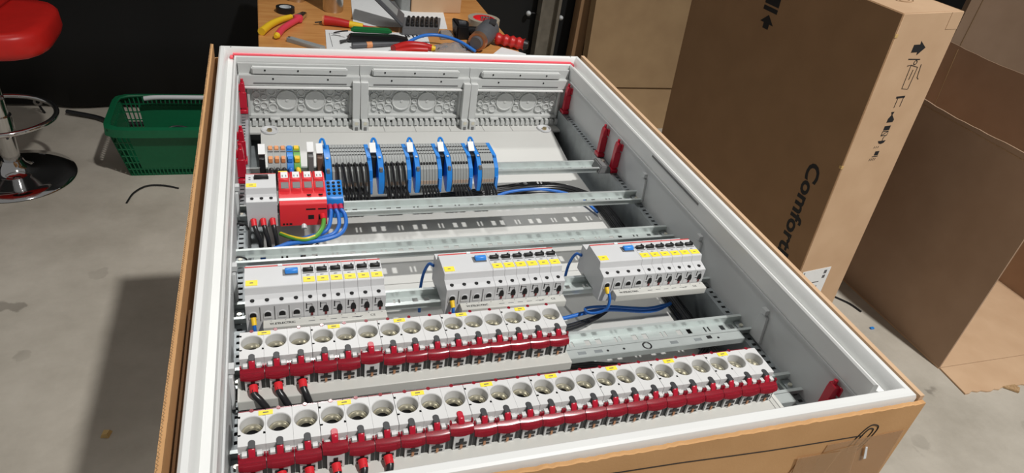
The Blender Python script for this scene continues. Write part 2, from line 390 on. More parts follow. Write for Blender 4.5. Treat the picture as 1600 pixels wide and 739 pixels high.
# ---- far wall: three flange sections
big = MB().lathe([(.0001, -.0035), (.003, -.0035), (.0035, -.0022), (.0185, -.0022), (.0195, -.0040), (.0215, -.0040), (.0225, .0)], n=28, axis='y').mesh('knockout', 'grey_plastic')
def ko(r): return MB().lathe([(.0001, -.0012), (r*.68, -.0012), (r*.74, -.0035), (r*.94, -.0035), (r, 0)], n=16, axis='y').mesh('knockout', 'grey_plastic')
kos = {k: ko(r) for k, r in dict(s=.0064, m=.0086, l=.0108).items()}
SEC = [(.034, .2775), (.2785, .5225), (.5235, .766)]
for (a, b) in SEC:
    mx = (a+b)/2
    fp = B(a, b, 1.060, 1.066, -.178, -.022).build('flange_plate', 'grey_plastic', cab)
    sh = 1 if a < .1 else 0
    B(a+.026, b-.026, 1.046, 1.060, -.040, -.026).build('frame_top', 'grey_plastic', fp, bevel=.002)
    B(a, b, 1.046, 1.060, -.064, -.042).build('frame_band', 'grey_plastic', fp, bevel=.0008)
    B(a+.028, b-.028, 1.0452, 1.0462, -.0600, -.0575).build('band_slot', 'mid_grey', fp)
    B(a+.010, b-.014, 1.040, 1.060, -.0690, -.0650).build('ledge', 'white_enamel', fp, bevel=.0008)
    for px, pz in ((-.07, -.031), (-.005, -.031), (.06, -.031), (-.055, -.049), (.055, -.049)):
        MB().cyl((mx+px, 1.0462, pz), (mx+px, 1.0452, pz), .0019, n=10).build('screw_hole', 'dark_hole', fp)
    # recessed field frame
    for x0, x1 in ((a+.014, a+.019), (b-.021, b-.016)): B(x0, x1, 1.049, 1.060, -.134, -.070).build('field_edge', 'grey_plastic', fp, bevel=.0006)
    B(a+.014, b-.016, 1.049, 1.060, -.139, -.132).build('field_edge', 'grey_plastic', fp, bevel=.0006)
    cz = -.101
    for dx in (-.029, .029): put('knockout', big, fp, (mx+dx-.4, 1.0600-.55, cz+.228))
    lay = [('m',0,-.016),('m',0,.016),('s',0,.0),('s',-.029,.0275),('s',.029,.0275),('m',-.012,.0275),('m',.012,.0275),('l',-.060,.020),('l',.060,.020),('s',-.058,.0),('l',-.058,-.017),('l',.058,-.017),('s',.058,.002),
           ('s',-.075,.006),('m',-.076,-.012),('s',-.078,.022),('s',-.090,.024),('m',-.091,.010),('s',-.090,-.004),('s',-.089,-.018),('s',.075,.006),('m',.076,-.012),('s',.078,.022),('s',.090,.024),('m',.091,.010),('s',.090,-.004),('s',.089,-.018),('s',-.045,.0275),('s',.045,.0275),('s',-.072,-.026),('s',.072,-.026)]
    for kk, dx, dz in lay: put('knockout', kos[kk], fp, (mx+dx-.4, 1.0600-.55, cz+dz+.228))
    B(a+.004, b-.006, 1.044, 1.060, -.1560, -.1470).build('toothed_ledge', 'grey_plastic', fp)
    for i in range(18):
        x = a+.012 + (b-a-.03)*i/17
        MB().box(x-.0035, x+.0035, 1.040, 1.060, -.1520, -.1400).build('tooth', 'grey_plastic', fp)
    for dx in (-.055, .055): B(mx+dx-.010, mx+dx+.010, 1.040, 1.050, -.1400, -.1360).build('clip', 'grey_plastic', fp, bevel=.0006)
# brackets between the sections
for bx in (.278, .523):
    br = thing('flange_bracket', (bx, 1.05, -.15)); br.parent = cab; br.location = sub((bx, 1.05, -.15), ORG[cab.name])
    B(bx-.0165, bx-.0004, 1.034, 1.050, -.136, -.050).build('bracket_half', 'grey_plastic', br, bevel=.0008)
    B(bx+.0004, bx+.0165, 1.034, 1.050, -.136, -.050).build('bracket_half', 'grey_plastic', br, bevel=.0008)
    for s_ in (-1, 1):
        cx_ = bx+s_*.0095
        B(cx_-.0075, cx_+.0075, 1.022, 1.040, -.160, -.134).build('clamp_block', 'grey_plastic', br, bevel=.0008)
        MB().cyl((cx_, 1.0235, -.140), (cx_, 1.0215, -.140), .004, n=12).build('clamp_screw', 'nickel', br)
        B(cx_-.003, cx_+.003, 1.0210, 1.0222, -.158, -.148).build('clamp_slot', 'mid_grey', br)
for xx in (.058, .742):
    MB().lathe([(.0001, .0), (.013, .0), (.015, .0035), (.017, .0035), (.018, 0)], c=(xx+.03 if xx < .4 else xx-.03, 1.024, -.1558), n=20).build('mounting_boss', 'device_white', cab)
    MB().cyl((xx+.03 if xx < .4 else xx-.03, 1.022, -.158), (xx+.03 if xx < .4 else xx-.03, 1.022, -.151), .005, n=10).build('boss_screw', 'brass', cab)
# perforated uprights left and right
for cx_ in (.0395, .7600):
    up = B(cx_-.0095, cx_-.0035, .045, 1.045, -.1180, -.1165).build('perforated_upright', 'dark_steel', cab)
    m_ = MB(); m_.box(cx_+.0035, cx_+.0095, .045, 1.045, -.1180, -.1165)
    y = .045
    while y < 1.04: m_.box(cx_-.0036, cx_+.0036, y, y+.0075, -.1180, -.1165); y += .0125
    m_.box(cx_-.0095, cx_-.008, .045, 1.045, -.197, -.1180); m_.box(cx_+.008, cx_+.0095, .045, 1.045, -.197, -.1180)
    m_.build('perforated_web', 'dark_steel', up)

# ================================================================== DIN RAILS
RZ = -.105
ROW = {1: .131, 2: .256, 3: .381, 4: .506, 5: .631, 6: .756}
def rail_mesh(c, x0, x1):
    m = MB(); d = .012; t = .001
    for s_ in (-1, 1):
        ya, yb = sorted((c+s_*.0175, c+s_*.0125)); m.box(x0, x1, ya, yb, RZ-t, RZ)
        ya, yb = sorted((c+s_*.0135, c+s_*.0125)); m.box(x0, x1, ya, yb, RZ-d, RZ-t)
        ya, yb = sorted((c+s_*.0125, c+s_*.0085)); m.box(x0, x1, ya, yb, RZ-d, RZ-d+t)
    x = x0; k = 0
    while x < x1:
        wd = (.018, .009, .022, .004)[k % 4]; m.box(x, min(x+wd, x1), c-.0085, c+.0085, RZ-d, RZ-d+t); x += wd + (.008, .008, .003, .003)[k % 4]; k += 1
    return m
RAILN = {1: 'nearest galvanised mounting rail, under the longest row of fuse switches', 2: 'galvanised mounting rail under the shorter row of fuse switches',
         3: 'galvanised mounting rail carrying the three breaker groups', 4: 'empty galvanised mounting rail just behind the three breaker groups',
         5: 'galvanised mounting rail carrying the red surge arrester', 6: 'farthest galvanised mounting rail, carrying the terminal stacks'}
for k, c in ROW.items():
    xr = .742 if k == 6 else .768
    t = thing('mounting_rail', (.4, c, RZ-.012), None, RAILN[k], 'rail', 'mounting rails across the cabinet')
    rail_mesh(c, .032, xr if k != 6 else .728).build('rail_profile', 'galvanised', t)
    for x in ((.0395, .7600) if k != 6 else (.0395,)):
        B(x-.0065, x+.0065, c-.0115, c+.0115, RZ-.0108, RZ-.0085).build('rail_bracket', 'dark_steel', t, bevel=.0008)
        MB().cyl((x, c, RZ-.0085), (x, c, RZ-.0060), .0032, n=10).build('rail_screw', 'nickel', t)
    if k == 6:
        MB().hexa([(.722,c-.021,RZ-.012),(.752,c-.021,RZ-.012),(.752,c+.021,RZ-.012),(.722,c+.021,RZ-.012),(.728,c-.019,RZ+.006),(.750,c-.019,RZ+.002),(.750,c+.019,RZ+.002),(.728,c+.019,RZ+.006)]).build('rail_end_block', 'mid_grey', t, bevel=.002)
        MB().cyl((.742, c+.006, RZ+.003), (.742, c+.006, RZ+.0065), .0035, n=10).build('rail_screw', 'nickel', t)
    if k in (1, 2):
        x1 = .742
        B(.050, x1, c-.0335, c-.0185, RZ-.0012, RZ).build('carrier_plate', 'galvanised', t)
        B(.050, x1, c-.0345, c-.0333, RZ-.0090, RZ).build('carrier_lip', 'galvanised', t)
        for x in (.475, .50, .62, .66): 
            B(x, x+.012, c-.0290, c-.0235, RZ-.0004, RZ+.0003).build('carrier_slot', 'dark_steel', t)
        for x in (.52, .545, .70): MB().cyl((x, c-.027, RZ-.0003), (x, c-.027, RZ+.0004), .0018, n=10).build('carrier_hole', 'dark_hole', t)
        B(.682, .690, c-.027, c-.021, RZ-.0003, RZ+.0004).build('carrier_hole', 'dark_hole', t)
        if k == 2: MB().lathe([(.0050, 0), (.0062, .001), (.0074, 0)], c=(.582, c-.0262, RZ+.0002), n=18).build('carrier_ring', 'black', t)

# ================================================================== RED COVER LATCHES
def latch(x, y, label, s_):
    z0, z1 = -.116, -.044
    t = thing('cover_latch', (x, y, z0), None, label, 'latch', 'red cover latches on the side uprights')
    MB().prism([(x-.0055, z0), (x+.0055, z0), (x+.0050, z1-.016), (x+.0035, z1-.006), (x-.0035, z1-.006), (x-.0050, z1-.016)], y-.0065, y+.0065, 'y').build('latch_post', 'red_plastic', t, bevel=.001)
    MB().cyl((x, y+.001, z1-.012), (x, y+.001, z1), .0036, .0028, n=12).build('latch_pin', 'red_plastic', t)
    B(x-.0075*s_-.003, x-.0075*s_+.003, y-.010, y-.003, z1-.022, z1-.008).build('latch_hook', 'red_plastic', t, bevel=.001)
    B(x-.007, x+.007, y-.008, y-.0055, z0+.012, z1-.026).build('latch_rib', 'red_plastic', t, bevel=.0006)
    B(x-.008, x+.008, y-.010, y+.010, z0, z0+.008).build('latch_foot', 'red_plastic', t, bevel=.001)
for x, s_, sd in ((.0405, 1, 'left'), (.7590, -1, 'right')):
    latch(x, 1.030, f'red plastic cover latch in the far {sd} corner of the cabinet', s_)
    latch(x, .814, f'red plastic cover latch on the {sd} side, the middle one of three', s_)
    latch(x, .745, f'red plastic cover latch on the {sd} side beside the terminal rail, nearest of three', s_)
latch(.7600, .072, 'red plastic cover latch alone in the near right corner', -1)

# ================================================================== FUSE SWITCHES
PW = .027; FZ = -.054
def fuse_housing():
    m = MB(); dk = MB()
    for p in range(3):
        x0 = p*PW + (.0003 if p == 0 else .0001); x1 = (p+1)*PW - (.0003 if p == 2 else .0001); cx_ = p*PW + PW/2; hw = (x1-x0)/2
        cy_ = -.0185; hh = .0133; xm = (x0+x1)/2
        # top with round opening
        m.holeplate(xm, cy_, hh, .0125, 0)
        for a, b in ((x0, xm-hh), (xm+hh, x1)):
            if b > a: m.add([(a, cy_-hh, 0), (b, cy_-hh, 0), (b, cy_+hh, 0), (a, cy_+hh, 0)], [(0, 1, 2, 3)])
        m.add([(x0, cy_+hh, 0), (x1, cy_+hh, 0), (x1, 0, 0), (x0, 0, 0)], [(0, 1, 2, 3)])
        m.add([(x0, -.045, 0), (x1, -.045, 0), (x1, cy_-hh, 0), (x0, cy_-hh, 0)], [(0, 1, 2, 3)])
        m.lathe([(.0125, 0), (.0118, -.0008), (.0116, -.016), (.0112, -.027), (.0001, -.027)], c=(xm, cy_, 0), n=32)
        # body sides
        pr = [(0, 0), (-.045, 0), (-.045, -.0095), (-.0575, -.0105), (-.0575, -.046), (.016, -.046), (.016, -.032), (0, -.030)]
        for xx in (x0, x1): m.add([(xx, a, b) for a, b in pr], [tuple(range(len(pr)))])
        for i in range(1, len(pr)):
            a, b = pr[i], pr[(i+1) % len(pr)]
            if i == 3:
                dk.add([(x0+.0002, a[0]-.0004, a[1]), (x1-.0002, a[0]-.0004, a[1]), (x1-.0002, b[0]-.0004, b[1]), (x0+.0002, b[0]-.0004, b[1])], [(0, 1, 2, 3)])
            m.add([(x0, *a), (x1, *a), (x1, *b), (x0, *b)], [(0, 1, 2, 3)])
        # wide pale terminal nose and the two white guide teeth
        m.box(xm-.0088, xm+.0088, -.0604, -.0570, -.046, -.0125)
        for dx in (-.0072, .0072): m.box(xm+dx-.0024, xm+dx+.0024, -.0535, -.0475, -.0105, -.0045)
    return m, dk
hm, dkm = fuse_housing()
ME_HOUS = hm.mesh('housing', 'fuse_white', sharp=35)
ME_DARK = dkm.mesh('dark_gaps', 'black')
cyh = -.0185
ME_RING = MB().lathe([(.0114, -.0096), (.0107, -.0084), (.0096, -.0102), (.0088, -.0090), (.0074, -.0116), (.0070, -.0136)], n=28).mesh('contact_ring', 'nickel')
ME_CORE = MB().lathe([(.0071, -.0134), (.0068, -.0180), (.0001, -.0180)], n=20).mesh('socket_core', 'dark_hole')
ME_TIP = MB().lathe([(.0046, -.0179), (.0040, -.0168), (.0022, -.0168), (.0001, -.0174)], n=16).mesh('contact_tip', 'nickel')
def knob():
    m = MB(); pts = [(-.0034, -.0075), (.0034, -.0075)] + [(.0034*math.cos(t), .0034*math.sin(t)) for t in [math.pi*i/8 for i in range(9)]]
    return m.prism(pts, -.0090, .0010, 'z')
ME_KNOB = knob().mesh('lever_knob', 'dark_grey', bevel=.0004); ME_KNOBR = knob().mesh('lever_knob', 'red_plastic', bevel=.0004)
ME_LEVER = MB().prism([(-.0452, -.0015), (-.0478, .0008), (-.0505, -.0005), (-.0525, -.0045), (-.0545, -.0098), (-.0452, -.0098)], -.0033, .0033, 'x').mesh('lever', 'red_plastic', bevel=.0006)
def cover():
    m = MB(); n = 10; prof = [(-.0532, -.0076), (-.0570, -.0094), (-.0606, -.0118), (-.0618, -.0148), (-.0618, -.0172), (-.0608, -.0172), (-.0608, -.0150), (-.0598, -.0130), (-.0568, -.0108), (-.0532, -.0090)]; k = len(prof); vs = []; fs = []
    for i in range(n+1):
        u = -1+2*i/n; b = 1-u*u; x = u*.0131
        for j, (a, z) in enumerate(prof):
            f = min(1, max(0, (-.0532-a)/.009)); vs.append((x, a - .0012*b*f, z - (.0018*b if j in (4, 5) else .0005*b*f)))
    for i in range(n):
        for j in range(k): fs.append((i*k+j, (i+1)*k+j, (i+1)*k+(j+1) % k, i*k+(j+1) % k))
    fs += [tuple(range(k)), tuple(range((n+1)*k-1, n*k-1, -1))]
    m.add(vs, fs)
    for s_ in (-1, 1): m.box(*sorted((s_*.0131, s_*.0112)), -.0545, -.0515, -.0095, -.0035)
    return m
ME_COVER = cover().mesh('terminal_cover', 'red_clear')
def rear():
    m = MB(); m.box(-.0130, .0130, .0006, .0062, -.0100, -.0054); m.cyl((0, .0008, -.0050), (0, .0008, .0006), .0032, .0022, n=14); return m
ME_REAR = rear().mesh('rear_cover', 'red_clear')
def screw():
    m = MB(); m.box(-.0062, .0062, -.0614, -.0604, -.0285, -.0248); m.box(-.0022, .0022, -.0614, -.0604, -.0248, -.0190); return m
ME_SCREW = screw().mesh('terminal_slot', 'black')
ME_SLOT2 = B(-.0060, .0060, -.0612, -.0604, -.0335, -.0315).mesh('terminal_slot', 'black')
ME_COP = B(-.0014, .0014, -.0620, -.0604, -.0340, -.0280).mesh('terminal_contact', 'copper')
ME_LAB = B(-.0072, .0072, -.0066, -.0004, 0, .0005).mesh('label_strip', 'yellow_label')
ME_LABT = B(-.0028, .0028, -.0042, -.0028, .0005, .0006).mesh('label_mark', 'print_grey')
def fuse_unit(i, row, x, yrear, raised):
    rowname = 'front row of fuse switches nearest the viewer' if row == 2 else 'shorter second row of fuse switches'
    n = 8 if row == 2 else 5
    lab = f'white three-pole fuse switch with red levers, {ORD[i]} from left in the {"long front row" if row == 2 else "shorter row behind"}'
    t = thing('fuse_switch', (x, yrear, FZ), None, lab, 'fuse switch', 'fuse switches in the ' + ('long front row' if row == 2 else 'shorter row'))
    h_ = put('housing', ME_HOUS, t); put('dark_gaps', ME_DARK, t)
    for p in range(3):
        cx_ = p*PW + PW/2
        r_ = put('contact_ring', ME_RING, t, (cx_, cyh, -.0022)); put('socket_core', ME_CORE, r_, (0, 0, 0)); put('contact_tip', ME_TIP, r_, (0, 0, 0))
        up = (3*i+p) in raised
        c_ = put('terminal_cover', ME_COVER, t, (cx_, .0020 if up else 0, .0042 if up else 0))
        put('lever_knob', ME_KNOBR if up else ME_KNOB, t, (cx_, -.0418, .0006 if up else 0))
        put('lever', ME_LEVER, t, (cx_, 0, .0022 if up else 0))
        put('rear_cover', ME_REAR, t, (cx_, 0, 0))
        put('terminal_slot', ME_SCREW, t, (cx_, 0, 0)); put('terminal_slot', ME_SLOT2, t, (cx_, 0, 0)); put('terminal_contact', ME_COP, t, (cx_, 0, 0))
    l_ = put('label_strip', ME_LAB, t, (PW*1.02, -.0004, 0)); put('label_mark', ME_LABT, l_)
FX = .0451
for i in range(5): fuse_unit(i, 1, FX + i*3*PW, .2785, {5})
for i in range(8): fuse_unit(i, 2, FX + i*3*PW, .1535, {3, 8})
# busbar covers (white trunking) in front of both rows
def trunk(x0, x1, yb, label):
    t = thing('busbar_cover', (x0, yb, -.106), None, label, 'busbar cover')
    B(x0, x1, yb-.001, yb+.0375, -.1046, -.0905).build('cover_body', 'trunk_white', t, bevel=.0008)
    return t
t = trunk(.0410, .4530, .2035, 'long white plastic busbar cover below the shorter row of fuse switches')
t = trunk(.0410, .7040, .0785, 'white busbar cover in front of the long fuse row, along the near rim')
B(.690, .6906, .0785, .115, -.0906, -.0902).build('cover_joint', 'mid_grey', t); B(.697, .6976, .0785, .115, -.0906, -.0902).build('cover_joint', 'mid_grey', t)

def wire(name, pts, r, m, label, group, cat='wire', n=8, smooth=6, ferrule=None):
    o = MB().tube(pts, r, n, smooth)
    if ferrule is None: w_ = o.build(name, m, org=pts[0]); tag(w_, label, cat, group); return w_
    t = thing(name, pts[0], None, label, cat, group); o.build('insulation', m, t)
    fm, fr, p0, p1 = ferrule; MB().cyl(p0, p1, fr, fr*.92, n=14).build('ferrule', fm, t)
    return t
# black supply wires in the fuse terminals
for row, yr, cnt in ((1, .2785, 3), (2, .1535, 6)):
    for i in range(cnt):
        x = FX + PW*(i+.5); y = yr-.0620
        sk = .016 - .004*i if row == 1 else -.002
        pts = [(x, y+.004, FZ-.029), (x+.0005, y-.004, FZ-.0295), (x+.001, y-.0095, FZ-.0315), (x+sk*.5, y-.0155, FZ-.038), (x+sk, y-.0195, FZ-.055), (x+sk*1.1, y-.021, FZ-.09)]
        wire('supply_wire', pts, .0041, 'black_wire', f'black wire with red sleeve, {ORD[i]} from left under the {"long front" if row == 2 else "shorter"} fuse row', 'thick black supply wires', n=12, ferrule=('ferrule_red', .0051, (x, y+.001, FZ-.0288), (x+.0008, y-.0085, FZ-.0312)))

# ================================================================== BREAKER GROUPS
MW = .0178; NZ = -.050
BP = [(.0435, -.060), (.0435, -.0140), (.0265, -.0130), (.0228, -.0006), (.0222, 0), (-.0220, 0), (-.0228, -.0008), (-.0252, -.0100), (-.0420, -.0138), (-.0425, -.0145), (-.0425, -.060), (-.0205, -.060), (-.0205, -.0535), (.0205, -.0535), (.0205, -.060)]
ME_MCB = MB().prism(BP, .0002, MW-.0002, 'x').mesh('breaker_body', 'device_white', sharp=30)
ME_RCD = MB().prism(BP, .0002, 4*MW-.0002, 'x').mesh('breaker_body', 'device_white', sharp=30)
ME_RED1 = B(.0003, MW-.0003, .0198, .0220, 0, .0003).mesh('red_line', 'red_print'); ME_RED4 = B(.0003, 4*MW-.0003, .0198, .0220, 0, .0003).mesh('red_line', 'red_print')
ME_TOG = MB().prism([(.0025, 0), (.0032, .0036), (.0048, .0050), (.0070, .0050), (.0082, .0036), (.0088, 0)], .0022, MW-.0022, 'x').mesh('toggle', 'black', bevel=.0006)
ME_TOGN = B(MW-.0062, MW-.0042, .0066, .0098, .0028, .0052).mesh('toggle_pip', 'black')
ME_TOGS = B(.0016, MW-.0016, -.0005, .0012, -.0002, .0004).mesh('toggle_slot', 'mid_grey')
ME_BTOG = MB().prism([(-.0005, .0008), (.0005, .0050), (.0026, .0064), (.0066, .0064), (.0086, .0045), (.0092, .0008)], 0, .0165, 'x').mesh('toggle', 'blue_toggle', bevel=.0008)
ME_BREC = B(-.0028, .0168, -.0018, .0105, -.0002, .0010).mesh('toggle_recess', 'mid_grey')
ME_MARK = MB().box(.0062, .0092, -.0050, -.0038, 0, .0002).box(.0090, .0108, -.0047, -.0041, 0, .0002).mesh('printed_mark', 'print_black')
ME_YL = B(.0016, MW-.0016, -.0188, -.0080, 0, .0006).mesh('label_strip', 'yellow_label'); ME_YLT = B(.0066, .0108, -.0142, -.0126, .0006, .0007).mesh('label_mark', 'print_grey')
ME_HOLE = MB().cyl((0, -.0348, -.0140), (.0, -.0346, -.0112), .0027, n=14).mesh('screw_hole', 'dark_hole')
ye = -.0425
def keyhole():
    m = MB(); pr = [(-.0034, -.0330), (.0034, -.0330), (.0036, -.0280), (.0024, -.0235), (.0012, -.0220), (-.0012, -.0220), (-.0026, -.0235), (-.0038, -.0280)]
    return m.prism(pr, ye-.0004, ye+.002, 'y')
ME_KEY = keyhole().mesh('terminal_opening', 'dark_hole')
ME_KRED = B(-.0015, .0015, ye-.0008, ye, -.0372, -.0328).mesh('terminal_clamp', 'clamp_red')
def schem():
    m = MB(); m.box(-.0060, -.0046, ye-.0002, ye, -.0255, -.0165); m.box(-.0046, .0020, ye-.0002, ye, -.0185, -.0180); m.box(.0016, .0021, ye-.0002, ye, -.0225, -.0185); m.box(-.0066, -.0028, ye-.0002, ye, -.0300, -.0288); return m
ME_SCH = schem().mesh('printed_diagram', 'print_black')
def arch(w_, h_, z0):
    pr = [(-w_, z0), (w_, z0), (w_, z0+h_-w_)] + [(w_*math.cos(t), z0+h_-w_+w_*math.sin(t)) for t in [math.pi*i/8 for i in range(1, 8)]] + [(-w_, z0+h_-w_)]
    return pr
ME_ARCH = MB().prism(arch(.0056, .0125, -.0360), ye-.0010, ye, 'y').mesh('terminal_frame', 'device_white', bevel=.0004)
ME_AHOL = MB().prism(arch(.0040, .0070, -.0320), ye-.0014, ye-.0002, 'y').mesh('terminal_opening', 'dark_hole')
ME_ASLT = B(.0080, .0092, ye-.0003, ye, -.0400, -.0170).mesh('terminal_groove', 'mid_grey')
ME_TAB = B(0, .0058, .0192, .0228, -.0002, .0016).mesh('white_tab', 'paper')
GN = ['left-hand', 'middle', 'right-hand']
for g, gx in enumerate((.0500, .3115, .5515)):
    c = ROW[3]
    t = thing('residual_current_breaker', (gx, c, NZ), None, f'wide white breaker with a blue toggle, at the left end of the {GN[g]} breaker group', 'breaker', 'residual current breakers')
    put('breaker_body', ME_RCD, t); put('red_line', ME_RED4, t); r_ = put('toggle_recess', ME_BREC, t, (.0505, 0, 0)); put('toggle', ME_BTOG, r_)
    put('white_tab', ME_TAB, t, (.042, 0, 0)); l_ = put('label_strip', ME_YL, t); put('label_mark', ME_YLT, l_)
    for i in range(4):
        xx = MW*(i+.5); put('screw_hole', ME_HOLE, t, (xx, 0, 0)); f_ = put('terminal_frame', ME_ARCH, t, (xx, 0, 0)); put('terminal_opening', ME_AHOL, f_)
        if i < 3: put('terminal_groove', ME_ASLT, t, (xx, 0, 0))
    for i in range(6):
        x = gx + MW*(4+i)
        t = thing('circuit_breaker', (x, c, NZ), None, f'slim white breaker, {ORD[i]} right of the blue toggle in the {GN[g]} breaker group', 'breaker', f'slim breakers in the {GN[g]} group')
        put('breaker_body', ME_MCB, t); put('red_line', ME_RED1, t); k_ = put('toggle', ME_TOG, t); put('toggle_pip', ME_TOGN, k_); put('toggle_slot', ME_TOGS, t); put('printed_mark', ME_MARK, t)
        l_ = put('label_strip', ME_YL, t); put('label_mark', ME_YLT, l_); put('screw_hole', ME_HOLE, t, (MW/2, 0, 0))
        put('terminal_opening', ME_KEY, t, (MW*.58, 0, 0)); put('terminal_clamp', ME_KRED, t, (MW*.58, 0, 0)); put('printed_diagram', ME_SCH, t, (MW*.5, 0, 0))
    # comb busbar
    x0, x1 = gx+.0205, gx+.1785; yb0, yb1 = c-.0575, c-.0437; zt = NZ-.0385
    t = thing('comb_busbar', (x0, yb0, zt-.013), None, f'white comb busbar with black lettering below the {GN[g]} breaker group', 'busbar', 'comb busbars')
    MB().prism([(yb0, zt-.012), (yb0-.0008, zt-.0012), (yb0, zt), (yb1, zt), (yb1, zt-.012)], x0, x1, 'x').build('busbar_cover', 'trunk_white', t, bevel=.0004)
    for body, sz, xx, dy in (("W.E'ELECTRIC", .0050, .008, .0040), ('CE', .0056, .136, .0040)):
        o = put('lettering', text_mesh(body, sz, 'print_black', bold=.00012 if body != 'CE' else 0), t); place_basis(o, (xx, dy, .0132), (1, 0, 0), (0, 1, 0))
    m_ = MB()
    for k in range(5): m_.box(x0+.056+k*.014, x0+.056+k*.014+.008, yb0+.0048, yb0+.0056, zt, zt+.0002)
    m_.box(x0+.117, x0+.124, yb0+.0040, yb0+.0050, zt, zt+.0002); m_.box(x0+.122, x0+.126, yb0+.006, yb0+.0066, zt, zt+.0002)
    m_.build('small_print', 'print_grey', t)
    m_ = MB()
    for k in range(9): m_.box(x0+.009+k*.0178, x0+.0105+k*.0178, yb1-.0030, yb1-.0022, zt, zt+.0002)
    m_.build('scale_marks', 'print_grey', t)
    # blue neutral lead with yellow ferrule in the first terminal
    xx = gx+MW*.5; y = c-.0440
    if g < 2: pts = [(xx, y+.002, NZ-.0335), (xx+.0006, y-.005, NZ-.0385), (xx+.001, y-.008, NZ-.046), (xx+.0012, y-.009, NZ-.060), (xx+.001, y-.008, NZ-.085)]
    else: pts = [(xx, y+.002, NZ-.0345), (xx+.002, y-.006, NZ-.039), (xx+.004, y-.011, NZ-.050), (xx+.001, y-.012, NZ-.066), (xx-.012, y-.005, NZ-.078), (xx-.020, y+.006, NZ-.084), (xx-.012, y+.020, NZ-.088), (xx+.03, y+.022, NZ-.092), (xx+.09, y+.012, NZ-.094), (xx+.14, y+.024, NZ-.1)]
    wire('neutral_lead', pts, .0023, 'blue_wire', f'blue lead with yellow sleeve in the first terminal of the {GN[g]} breaker group', 'blue neutral leads', n=10, ferrule=('yellow_plastic', .0034, (xx, y+.001, NZ-.0330), (xx+.0008, y-.0062, NZ-.0400)))
    if g:
        wire('feed_lead', [(gx-.001, c+.036, NZ-.030), (gx-.006, c+.046, NZ-.034), (gx-.012, c+.050, NZ-.055), (gx-.016, c+.046, NZ-.085), (gx-.017, c+.036, NZ-.118)], .0023, 'blue_wire', f'blue lead arching into the rear of the {GN[g]} breaker group', 'blue feed leads', n=10)

# ================================================================== SURGE PROTECTION ROW
c = ROW[5]
t = thing('switch_disconnector', (.0500, c, NZ), None, 'pale grey main switch with a black rocker left of the red arrester', 'switch')
SW = .0455
put('switch_body', MB().prism(BP, .0, SW, 'x').mesh('switch_body', 'device_white', sharp=30), t)
put('red_line', B(.0004, SW-.0004, .0205, .0220, 0, .0003).mesh('red_line', 'red_print'), t)
put('rocker', MB().box(.0120, .0345, .0030, .0130, 0, .0012).mesh('rocker', 'black', bevel=.0006), t)
put('rocker_lever', MB().prism([(.0050, 0), (.0060, .0050), (.0100, .0060), (.0118, 0)], .0130, .0338, 'x').mesh('rocker_lever', 'black', bevel=.0006), t)
l_ = put('label_strip', B(.0008, .0160, -.0195, -.0090, 0, .0006).mesh('label_strip', 'yellow_label'), t); put('label_mark', B(.005, .011, -.015, -.0135, .0006, .0007).mesh('label_mark', 'print_grey'), l_)
put('printed_mark', MB().box(.0045, .0075, .0085, .0110, 0, .0002).box(.0045, .0075, .0025, .0050, 0, .0002).mesh('printed_mark', 'print_grey'), t)
for i in range(3): put('screw_hole', ME_HOLE, t, (.0085+.0142*i, 0, 0))
for i in range(3):
    x = .0585+.0142*i; y = c-.0440; sk = .006-.002*i
    wire('main_lead', [(x, y+.004, NZ-.046), (x+.001, y-.006, NZ-.050), (x+.002+sk*.3, y-.014, NZ-.058), (x+.003+sk, y-.021, NZ-.076), (x+sk+.002, y-.018, NZ-.105), (x-.01+sk, y-.012, NZ-.12)], .0036, 'black_wire', f'thick black lead with red sleeve, {ORD[i]} from left under the grey main switch', 'leads of the main switch', n=12, ferrule=('ferrule_red', .0046, (x, y+.001, NZ-.0455), (x+.0012, y-.0085, NZ-.0520)))
# red surge arrester
sx0, sw = .0985, .0725
t = thing('surge_arrester', (sx0, c, NZ), None, 'bright red four-module surge arrester with grey windows and a white stripe', 'surge arrester')
SP = [(.0435, -.060), (.0435, -.014), (.0265, -.013), (.0240, -.002), (.0215, 0), (-.0060, -.004), (-.0240, -.0110), (-.0330, -.0140), (-.0445, -.0160), (-.0475, -.0190), (-.0475, -.058), (-.0205, -.060), (-.0205, -.0535), (.0205, -.0535), (.0205, -.060)]
put('arrester_body', MB().prism(SP, 0, sw, 'x').mesh('arrester_body', 'red_device', sharp=30, bevel=.0004), t)
for i in range(4):
    xa = .0012 + i*.0178
    cpr = [(.0222, -.0002), (.0200, .0038), (-.0040, .0030), (-.0052, -.0012), (-.0195, -.0048), (-.0215, -.0105), (.0, -.006)]
    k_ = put('cartridge', MB().prism(cpr, xa, xa+.0158, 'x').mesh('cartridge', 'red_device', bevel=.0005), t)
    put('cartridge_label', MB().prism([(.0185, .0042), (.0005, .0036), (.0005, .0030), (.0185, .0036)], xa+.0035, xa+.0142, 'x').mesh('cartridge_label', 'paper'), k_)
    put('label_print', MB().prism([(.009, .0041), (.003, .0039), (.003, .0036), (.009, .0038)], xa+.0052, xa+.0066, 'x').prism([(.009, .0041), (.003, .0039), (.003, .0036), (.009, .0038)], xa+.0106, xa+.0120, 'x').mesh('label_print', 'mid_grey'), k_)
    put('window', MB().prism([(-.0062, -.0006), (-.0192, -.0040), (-.0192, -.0050), (-.0062, -.0020)], xa+.0030, xa+.0145, 'x').mesh('window', 'mid_grey'), k_)
put('white_stripe', MB().prism([(-.0335, -.0139), (-.0395, -.01495), (-.0395, -.0160), (-.0335, -.0150)], .0, sw, 'x').mesh('white_stripe', 'paper'), t)
put('yellow_strip', B(.0012, .0150, .0195, .0218, .0015, .0040).mesh('yellow_strip', 'yellow_label'), t)
